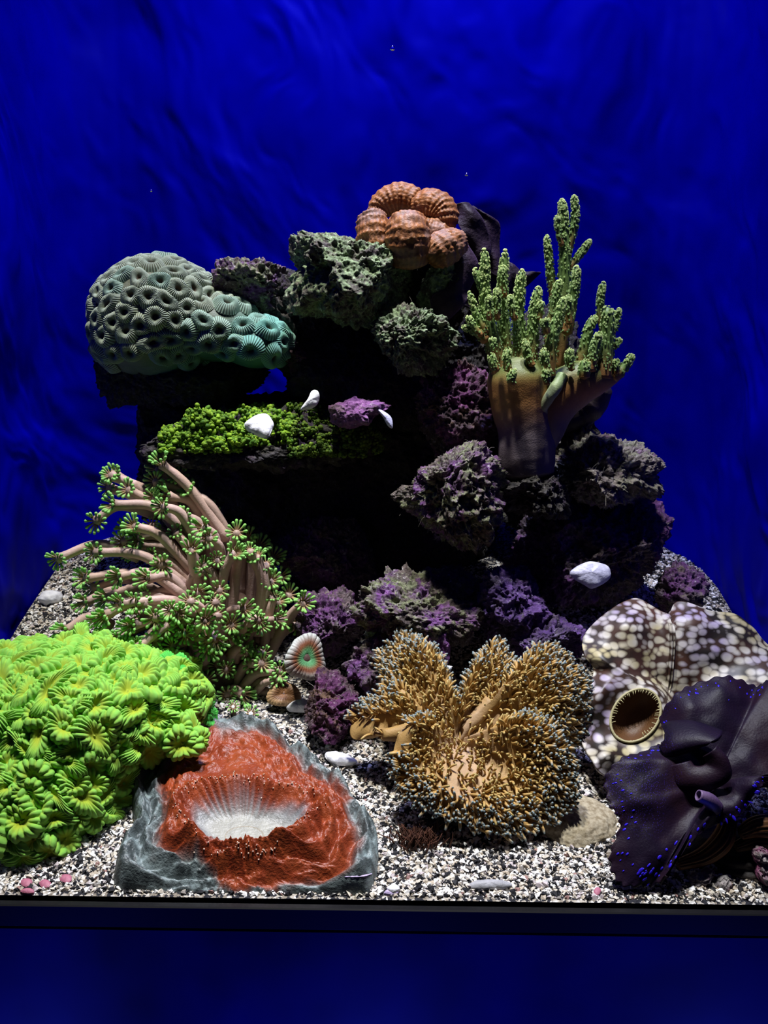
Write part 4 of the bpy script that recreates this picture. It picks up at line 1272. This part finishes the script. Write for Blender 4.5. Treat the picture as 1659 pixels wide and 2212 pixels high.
xs = xs - nn_ * (xs * nn_).sum(1, keepdims=True); xs /= np.linalg.norm(xs, axis=1, keepdims=True) + 1e-9
Vb, Fb, _ = copies(bi, bf, pos, xs, np.cross(nn_, xs), nn_, s3, np.zeros((len(pos), 3)))
part('edge_spots', Vb, Fb, SPOTB, pcl, kind='stuff', label='bright blue spots on the mantle edge')
# siphon tube on the mantle
i = surface_at(V, N, 1545, 1738)
Vt, Ft, t, _ = tube(spline([V[i] - N[i] * .004, V[i] + N[i] * .006 + np.array([-.006, 0, 0]), V[i] + N[i] * .009 + np.array([-.016, 0, .002])], 14), np.linspace(.0075, .005, 14), 20, False)
o = part('siphon_tube', Vt, Ft, SIPH, pcl, lerp((.05, .02, .09), (.16, .10, .20), t))
so = o.modifiers.new('thick', 'SOLIDIFY'); so.thickness = .0012
# brown inner mantle and the shell with its scutes below
for pts, rads, cc in [([(1465, 1868, .03), (1520, 1850, .032), (1560, 1815, .036), (1575, 1770, .045)], [10, 18, 22, 16], (.22, .09, .03)), ([(1600, 1800, .035), (1640, 1785, .035), (1700, 1790, .04)], [12, 22, 26], (.20, .085, .03)),
                      ([(1590, 1830, .038), (1640, 1815, .038), (1700, 1830, .042)], [10, 18, 24], (.13, .06, .025))]:
    pa = spline(np.array([P(*p) for p in pts]), 40); rd = spline(np.array(rads, float)[:, None] * PX(.05), 40)[:, 0]
    Vt, Ft, t, a = tube(pa, rd, 40)
    Vt = Vt + normals(Vt, Ft) * (.0008 * np.sin(a * 14))[:, None]
    part('inner_mantle', Vt, Ft, SIPH, pcl, np.array([cc]) * (.75 + .35 * np.sin(a * 14))[:, None], label='brown striped underside of the mantle')
shell(pcl, 1590, 1870, .060, 150, 85, .035, (.035, .028, .022), 7, folds=5)
SCUTE = rock_mat('scute', (.30, .26, .26), (.42, .12, .26), (.40, .38, .34), (.55, .5, .5), .5, .58, 2.9)
for (a_, b_, Y, rx, ry, tl, cn) in [(1512, 1900, .022, 38, 15, .35, 1), (1558, 1922, .018, 20, 34, -.45, 2), (1645, 1850, .024, 18, 24, .4, 3), (1650, 1890, .020, 16, 26, .4, 4)]:
    c = P(a_, b_, Y); k = PX(Y)
    D, F = ico(4)
    Vs = D * np.array([rx * k, .007, ry * k]) ; Vs[:, 1] += .25 * np.abs(Vs[:, 0]) + .004 * fbm(D * 3, cn, 2); Vs = Vs + D * (.0012 * fbm(Vs * 300, cn, 3))[:, None]
    ct, st = math.cos(tl), math.sin(tl)
    Vs = np.stack([Vs[:, 0] * ct - Vs[:, 2] * st, Vs[:, 1], Vs[:, 0] * st + Vs[:, 2] * ct], 1)
    part('shell_scute', Vs + c, F, SCUTE, pcl)

# ------------------------------------------------------------------ green algae on the ledge
s = NT('algae'); v = s.coords()
ALGAE = s.done(s.mix(.5, s.attr(), s.ramp(s.noise(v, 90, 4), [(.35, (.3, .35, .2)), (.65, (1.2, 1.2, .8))]), 'MULTIPLY'), .7, None, .2)


def algae(label, src, inside, n, seed, smin=.0012, smax=.0030, col=((.05, .13, .008), (.22, .36, .02))):
    V, F = ROCKS[src]; N = normals(V, F); x, y, _ = project(V)
    k = np.where(inside(x, y, N) & (((CAM - V) * N).sum(1) > -.1) & (N[:, 2] > -.15))[0]
    g = np.random.default_rng(seed)
    cl = smooth(-.15, .25, fbm(V[k] * 70, seed, 3)) + .05
    k = g.choice(k, n, p=cl / cl.sum())
    nn_ = N[k] + g.normal(size=(n, 3)) * .4; nn_ /= np.linalg.norm(nn_, axis=1, keepdims=True)
    xa, ya = perp(nn_); sz = g.uniform(smin, smax, n)
    bi, bf = ico(1)
    bi = bi * np.array([1, 1, 1.3])
    lift = np.maximum(fbm(V[k] * 70, seed, 3), 0) * .012 * g.random(n)
    pos = V[k] + N[k] * lift[:, None] + g.normal(size=(n, 3)) * .0012
    Va, Fa, ca = copies(bi, bf, pos, xa, ya, nn_, sz[:, None] * g.uniform(.6, 1.3, (n, 3)), lerp(col[0], col[1], g.random(n) ** 1.3))
    solo('algae_mat', Va, Fa, ALGAE, label, 'algae', ca, kind='stuff')


SL = 'dark rock slab under the green algae'
algae('bright green turf algae over the left end of the ledge', SL, lambda x, y, N: (x > 345) & (x < 525) & (y > 855) & (y < 975), 5200, 1)
algae('bright green turf algae over the middle of the ledge', SL, lambda x, y, N: (x > 515) & (x < 630) & (y > 835) & (y < 960), 4200, 2)
algae('darker green algae under the lilac stone on the ledge', SL, lambda x, y, N: (x > 625) & (x < 850) & (y > 875) & (y < 985), 4200, 3, .0011, .0026, ((.03, .07, .006), (.14, .22, .02)))

# ------------------------------------------------------------------ loose shells, chips and pebbles
def chip_mat(name, c, c2):
    s = NT(name); v = s.coords()
    return s.done(s.ramp(s.noise(v, 120, 5), [(.35, c2), (.6, c)]), .55, s.bump(s.noise(v, 350, 4), .0008, .7), .35)


WHITE = chip_mat('white_chip', (.78, .78, .80), (.55, .55, .60))
LILAC = chip_mat('lilac_chip', (.55, .55, .75), (.36, .36, .52))


def chip(name, label, cat, outline, Y, thick, mat, lean=0.0, seed=0, group=None, dome=.5, at=None):
    """a flat worn fragment: its outline in photograph pixels, standing at depth Y and leaning back"""
    c = np.mean(outline, 0); base = P(c[0], c[1], Y) if at is None else at; k = PX(base[1])
    o2 = (spline(np.array(outline, float) - c, 48, True)) * k; o2[:, 1] *= -1
    u = np.array([0, .35, .65, .85, .96, 1.0])
    A, U = np.meshgrid(np.arange(48), u, indexing='ij')
    top = o2[A] * U[..., None]
    h = thick * (dome * (1 - U ** 2) + (1 - dome) * np.sqrt(np.clip(1 - U ** 6, 0, 1)))
    w_ = fbm(np.stack([top[..., 0], top[..., 1], 0 * h], -1).reshape(-1, 3) * 160, seed, 3).reshape(h.shape) * thick * .35
    f = np.stack([top[..., 0], -(h + w_), top[..., 1]], -1).reshape(-1, 3)
    b = np.stack([top[..., 0], h * .5, top[..., 1]], -1).reshape(-1, 3)
    V = np.concatenate([f, b]); q = quads(48, 6, True)
    F = np.concatenate([q, q[:, ::-1] + len(f)])
    i = np.arange(48); e1 = i * 6 + 5; e2 = ((i + 1) % 48) * 6 + 5
    F = np.concatenate([F, np.stack([e1, e1 + len(f), e2 + len(f), e2], 1)])
    cl, sl = math.cos(lean), math.sin(lean)
    V = np.stack([V[:, 0], V[:, 1] * cl + V[:, 2] * sl, V[:, 2] * cl - V[:, 1] * sl], 1)
    return solo(name, V + base, F, mat, label, cat, group=group)


chip('shell_chip', 'white broken shell lying on the bright green algae', 'shell', [(530, 912), (552, 895), (575, 893), (590, 912), (588, 930), (578, 950), (552, 942), (532, 928)], .285, .008, WHITE, .5, 1)
chip('shell_chip', 'small white tooth shaped chip standing beside the algae', 'shell', [(650, 885), (665, 862), (672, 846), (684, 843), (690, 856), (685, 874), (670, 884)], .30, .006, WHITE, .2, 2)
chip('shell_chip', 'pale lilac shell edge leaning on the lilac stone', 'shell', [(815, 884), (832, 890), (846, 903), (848, 924), (838, 920), (828, 903)], .285, .004, LILAC, .2, 3)
chip('shell_half', 'pale blue scallop shaped shell on the shadowed purple rock', 'shell', [(1230, 1238), (1245, 1224), (1270, 1213), (1288, 1213), (1312, 1220), (1320, 1238), (1312, 1255), (1280, 1272), (1262, 1266), (1240, 1252)], .268, .007, LILAC, .45, 4)
q = G(735, 1652)
chip('flat_stone', 'bright white flat stone on the sand', 'stone', [(700, 1632), (725, 1630), (760, 1642), (772, 1655), (755, 1664), (720, 1660), (702, 1648)], 0, .006, WHITE, .95, 5, at=q + np.array([0, 0, .006]))
q = G(645, 1535)
chip('shell_chip', 'white ribbed shell fragment beside the magenta stone', 'shell', [(615, 1536), (632, 1522), (655, 1518), (664, 1528), (660, 1546), (640, 1548), (622, 1546)], 0, .007, WHITE, .6, 6, at=q + np.array([0, -.004, .006]))
q = G(1060, 1926)
chip('flat_stone', 'smooth grey flat stone half buried at the front pane', 'stone', [(1010, 1928), (1030, 1916), (1070, 1912), (1105, 1918), (1110, 1928), (1080, 1936), (1030, 1938)], 0, .004, chip_mat('grey_stone', (.36, .36, .38), (.28, .28, .3)), 1.1, 7, at=q + np.array([0, .004, .004]))


def snail(label, px, py, Y, r, mat):
    k = PX(Y) * r; a = np.linspace(0, 3.2 * 2 * math.pi, 120); t = a / a[-1]
    rad = k * .95 * (1 - t) ** .9 + k * .03
    pa = np.stack([np.cos(a) * k * .55 * (1 - t), np.sin(a) * k * .55 * (1 - t), t * k * 1.5], 1)
    Vt, Ft, _, _ = tube(pa, rad * .62, 14)
    c, s_ = math.cos(1.0), math.sin(1.0)
    Vt = np.stack([Vt[:, 0] * c + Vt[:, 2] * s_, Vt[:, 1], Vt[:, 2] * c - Vt[:, 0] * s_], 1)
    solo('snail', Vt + P(px, py, Y), Ft, mat, label, 'snail')


snail('small white snail shell in the notch of the leather coral', 966, 1446, .20, 9, WHITE)

for (px, py, r, mt, lb) in [(1575, 1240, 13, WHITE, 'pale pebble on top of the gravel slope'), (1638, 1345, 17, DARK, 'black pebble on the gravel slope at the far edge'), (110, 1300, 22, WHITE, 'pale rubble piece on the gravel behind the green coral'),
                            (605, 1945 - 25, 13, None, 'white pebble by the front pane beside the red coral'), (720, 1560, 12, None, None)]:
    if lb is None: continue
    q = G(px, py); k = PX(q[1]) * r
    D, F = ico(3)
    V = D * np.array([k * 1.15, k, k * .75]) * (1 + .18 * fbm(D * 2, px, 3))[:, None]
    if mt is None: q = G(850, 1925); mt = WHITE
    solo('pebble', V + q + np.array([0, 0, k * .4]), F, mt, lb, 'pebble')

# sandy mound in the shade between the leather coral and the purple clam
s = NT('fine_silt'); v = s.coords()
SILT = s.done(s.ramp(s.noise(v, 240, 5), [(.35, (.20, .16, .10)), (.65, (.40, .35, .25))]), .9, s.bump(s.noise(v, 500, 3), .0008, .6), .1)
q = G(1245, 1790)
D, F = ico(5); D = D[:]
V = D * np.array([.040, .030, .016]) * (1 + .12 * fbm(D * 2.2, 3, 3))[:, None]
V = V + np.array([0, 0, 0]); V[:, 2] += .31 * V[:, 1]
solo('silt_mound', V + q + np.array([0, .008, .002]), F, SILT, 'smooth tan silt covered stone between leather coral and purple clam', 'stone')
# brown tuft at the foot of the leather coral
g = np.random.default_rng(5); ps = []
q = G(905, 1822)
for _ in range(260):
    p0 = q + np.array([g.normal() * .009, g.normal() * .006, .0]); L_ = g.uniform(.008, .018)
    d = np.array([g.normal() * .35, g.normal() * .3 - .2, 1.0]); d /= np.linalg.norm(d)
    Vt, Ft, t, _ = tube(np.array([p0, p0 + d * L_ * .5, p0 + d * L_ + np.array([g.normal() * .003, 0, 0])]), [.0008, .0007, .0003], 5)
    ps.append((Vt, Ft, np.tile([[.09, .035, .025]], (len(Vt), 1)) * g.uniform(.5, 1.3)))
Va, Fa, ca = join(ps)
solo('algae_tuft', Va, Fa, ALGAE, 'brown fuzzy algae tuft at the foot of the leather coral', 'algae', ca, kind='stuff')

# ------------------------------------------------------------------ small corals between the big ones
SMALL = flesh('small_coral_flesh', 600, .0005, .5, .3, .3, vs=150)


def small_coral(label, px, py, Y, rx, ry, nv, spin, c_mid, c_lo, c_hi, lobes, seed):
    V, F, fac, S = cup_mesh('polyp', lobes, 1.0, seed, 'flat', nt=160, nr=24)
    c = lerp(c_lo, c_hi, fac * smooth(.62, .98, S)); mid_ = smooth(.62, .35, S)[:, None]
    c = c * (1 - mid_) + np.array([c_mid]) * mid_
    k = PX(Y)
    M = mat4(P(px, py, Y), nv, spin, rx * k, ry * k, 30 * k)
    V4 = np.concatenate([V, np.ones((len(V), 1))], 1) @ np.array(M).T
    rt_ = root('small_coral', tuple(V4[:, :3].mean(0) - np.array([0, 0, .02])), label, 'coral')
    o = part('ruffled_disc', V4[:, :3], F, SMALL, rt_, c)
    so = o.modifiers.new('thick', 'SOLIDIFY'); so.thickness = .003
    n = np.array(nv, float); n /= np.linalg.norm(n)
    D, Fi = ico(3)
    part('mouth', D * np.array([.004, .003, .004]) + P(px, py, Y) + n * .001, Fi, SMALL, rt_, np.tile([np.array(c_mid) * .8], (len(D), 1)))
    Vt, Ft, t, _ = tube(np.array([P(px, py, Y) - n * .022, P(px, py, Y) - n * .001]), [.5 * rx * k, .7 * rx * k], 20)
    part('foot', Vt, Ft, SMALL, rt_, np.tile([[.10, .06, .05]], (len(Vt), 1)))


small_coral('small ruffled coral with green middle and pale ridged edge', 660, 1422, .235, 40, 52, (.5, -.8, .35), .2, (.10, .30, .12), (.20, .07, .03), (.42, .44, .40), 30, 201)
small_coral('small brown and cream striped coral on the sand', 612, 1500, .245, 32, 26, (.3, -.8, .6), .4, (.20, .09, .03), (.16, .07, .025), (.50, .32, .16), 26, 202)

# a few loose flower polyps on the sand behind the red coral
for (px, py, r, lb) in [(543, 1548, 20, 'small white centred flower polyp on the sand behind the red coral'), (505, 1533, 15, 'tiny brown flower polyp beside the foot of the flower coral')]:
    q = G(px, py + 8); k = PX(q[1])
    rt_ = root('flower_polyp', q, lb, 'polyp')
    Vt, Ft, t, _ = tube(np.array([q, q + np.array([0, -.003, .008])]), [.003, .0035], 10)
    part('foot', Vt, Ft, STALK, rt_, np.tile([[.2, .12, .09]], (len(Vt), 1)))
    add('flower_head', heads[0], HEAD, rt_, matrix=mat4((0, -.004, .009), (.1, -.8, .6), 0.4, r * k))

# ------------------------------------------------------------------ coralline crusts by the pane and air bubbles
def crust(label, pts, mat, hit=None, cat='algae', group='coralline spots by the pane'):
    """a thin crusted disc lying on the sand (or on the rim of the red coral)"""
    hit = hit or (lambda x_, y_: G(x_, y_) + np.array([0, 0, .0022]))
    o2 = np.array([hit(x_, y_) for x_, y_ in spline(np.array(pts, float), 36, True)])
    cc = o2.mean(0)
    A_ = np.c_[o2[:, :2], np.ones(len(o2))]; o2[:, 2] = A_ @ np.linalg.lstsq(A_, o2[:, 2], rcond=None)[0]   # lie flat
    u = np.array([0, .5, .85, 1.0]); h = np.array([.0016, .0014, .0009, 0])
    V = cc + (o2 - cc)[:, None] * u[None, :, None]; V[..., 2] += h[None]
    Vb = V.copy(); Vb[..., 2] -= 2 * h[None] + .001
    V, Vb = V.reshape(-1, 3), Vb.reshape(-1, 3); q = quads(36, 4, True)
    solo('coralline_spot', np.concatenate([V, Vb]), np.concatenate([q, q[:, ::-1] + len(V)]), mat, label, cat, group=group)


def ell(x, y, a, b, n=9, seed=0):
    g = np.random.default_rng(seed)
    return [(x + a * math.cos(t) * g.uniform(.85, 1.12), y + b * math.sin(t) * g.uniform(.85, 1.12)) for t in np.linspace(0, 6.283, n, endpoint=False)]


PSPOT = chip_mat('pink_crust', (.42, .14, .20), (.30, .09, .14)); LSPOT = chip_mat('lavender_crust', (.48, .40, .60), (.38, .30, .48))
for k_, (x_, y_, a_, b_, m_, lb) in enumerate([
        (57, 1911, 13, 9, PSPOT, 'pink coralline disc on the sand, first from the frame edge'), (98, 1914, 13, 9, PSPOT, 'pink coralline disc on the sand, middle of the three'),
        (142, 1903, 14, 9, PSPOT, 'pink coralline disc on the sand under the green coral'), (60, 1930, 16, 5, PSPOT, 'pink coralline disc cut by the black rim'),
        (768, 1893, 30, 8, LSPOT, 'long lavender coralline patch on the rim of the red coral'), (764, 1922, 12, 6, LSPOT, 'small lavender coralline disc at the foot of the red coral'),
        (845, 1932, 16, 5, LSPOT, 'pale lavender coralline disc on the sand beside the red coral'), (1290, 1930, 8, 8, PSPOT, 'small red coralline disc on the sand near the purple clam')]):
    hit = None
    if 'rim of the red coral' in lb:
        hit = lambda X_, Y_: RC_V[surface_at(RC_V, RC_N, X_, Y_)] + np.array([0, 0, .0004])
    crust(lb, ell(x_, y_, a_, b_, 9, k_), m_, hit)

s = NT('bubble'); s.t.nodes.remove(s.b)
gl = s.n('ShaderNodeBsdfGlass'); gl.inputs['IOR'].default_value = .78; gl.inputs['Roughness'].default_value = .02
s.l(gl.outputs[0], s.o.inputs['Surface'])
for (px, py, r, Y, lb) in [(848, 104, 6, .02, 'air bubble near the top of the pane'), (1008, 377, 4, .03, 'air bubble above the orange coral'), (326, 412, 3, .03, 'tiny air bubble above the brain coral')]:
    D, F = ico(3)
    V = D * r * PX(Y) * np.array([1, 1, .8])
    solo('air_bubble', V + P(px, py, Y), F, s.m, lb, 'bubble', group='air bubbles on the pane')

# ------------------------------------------------------------------ fine pale hairs on the rock edges
s = NT('hair_algae'); HAIR = s.done((.22, .2, .17), .6, None, .2)
for src, lb, n in [('pitted green rock jutting out below the peak', 'fine pale hairs hanging from the pitted green rock', 60), ('tan pitted rock right of the tree coral stalk', 'fine pale hairs along the edge of the tan rock', 70),
                   ('large shadowed purple rock below the tan pitted rock', 'fine pale hairs on the shadowed purple rock', 80), ('wedge shaped purple and cream rock in the middle of the reef', 'fine pale hairs on the wedge shaped middle rock', 50),
                   ('magenta cube shaped stone on the sand left of the leather coral', 'fine pale hairs on the magenta cube shaped stone', 40)]:
    V, F = ROCKS[src]; N = normals(V, F); g = np.random.default_rng(n)
    k = np.where(((CAM - V) * N).sum(1) > -.2)[0]; k = g.choice(k, n); ps = []
    for i in k:
        d = N[i] + g.normal(size=3) * .5; d /= np.linalg.norm(d); L_ = g.uniform(.004, .012)
        p0 = V[i] - d * .001
        Vt, Ft, _, _ = tube(spline([p0, p0 + d * L_ * .5, p0 + d * L_ + g.normal(size=3) * .003 - np.array([0, 0, .002])], 6), np.linspace(.00028, .00015, 6), 4, False)
        ps.append((Vt, Ft, None))
    Va, Fa, _ = join(ps)
    solo('hair_algae', Va, Fa, HAIR, lb, 'algae', kind='stuff')
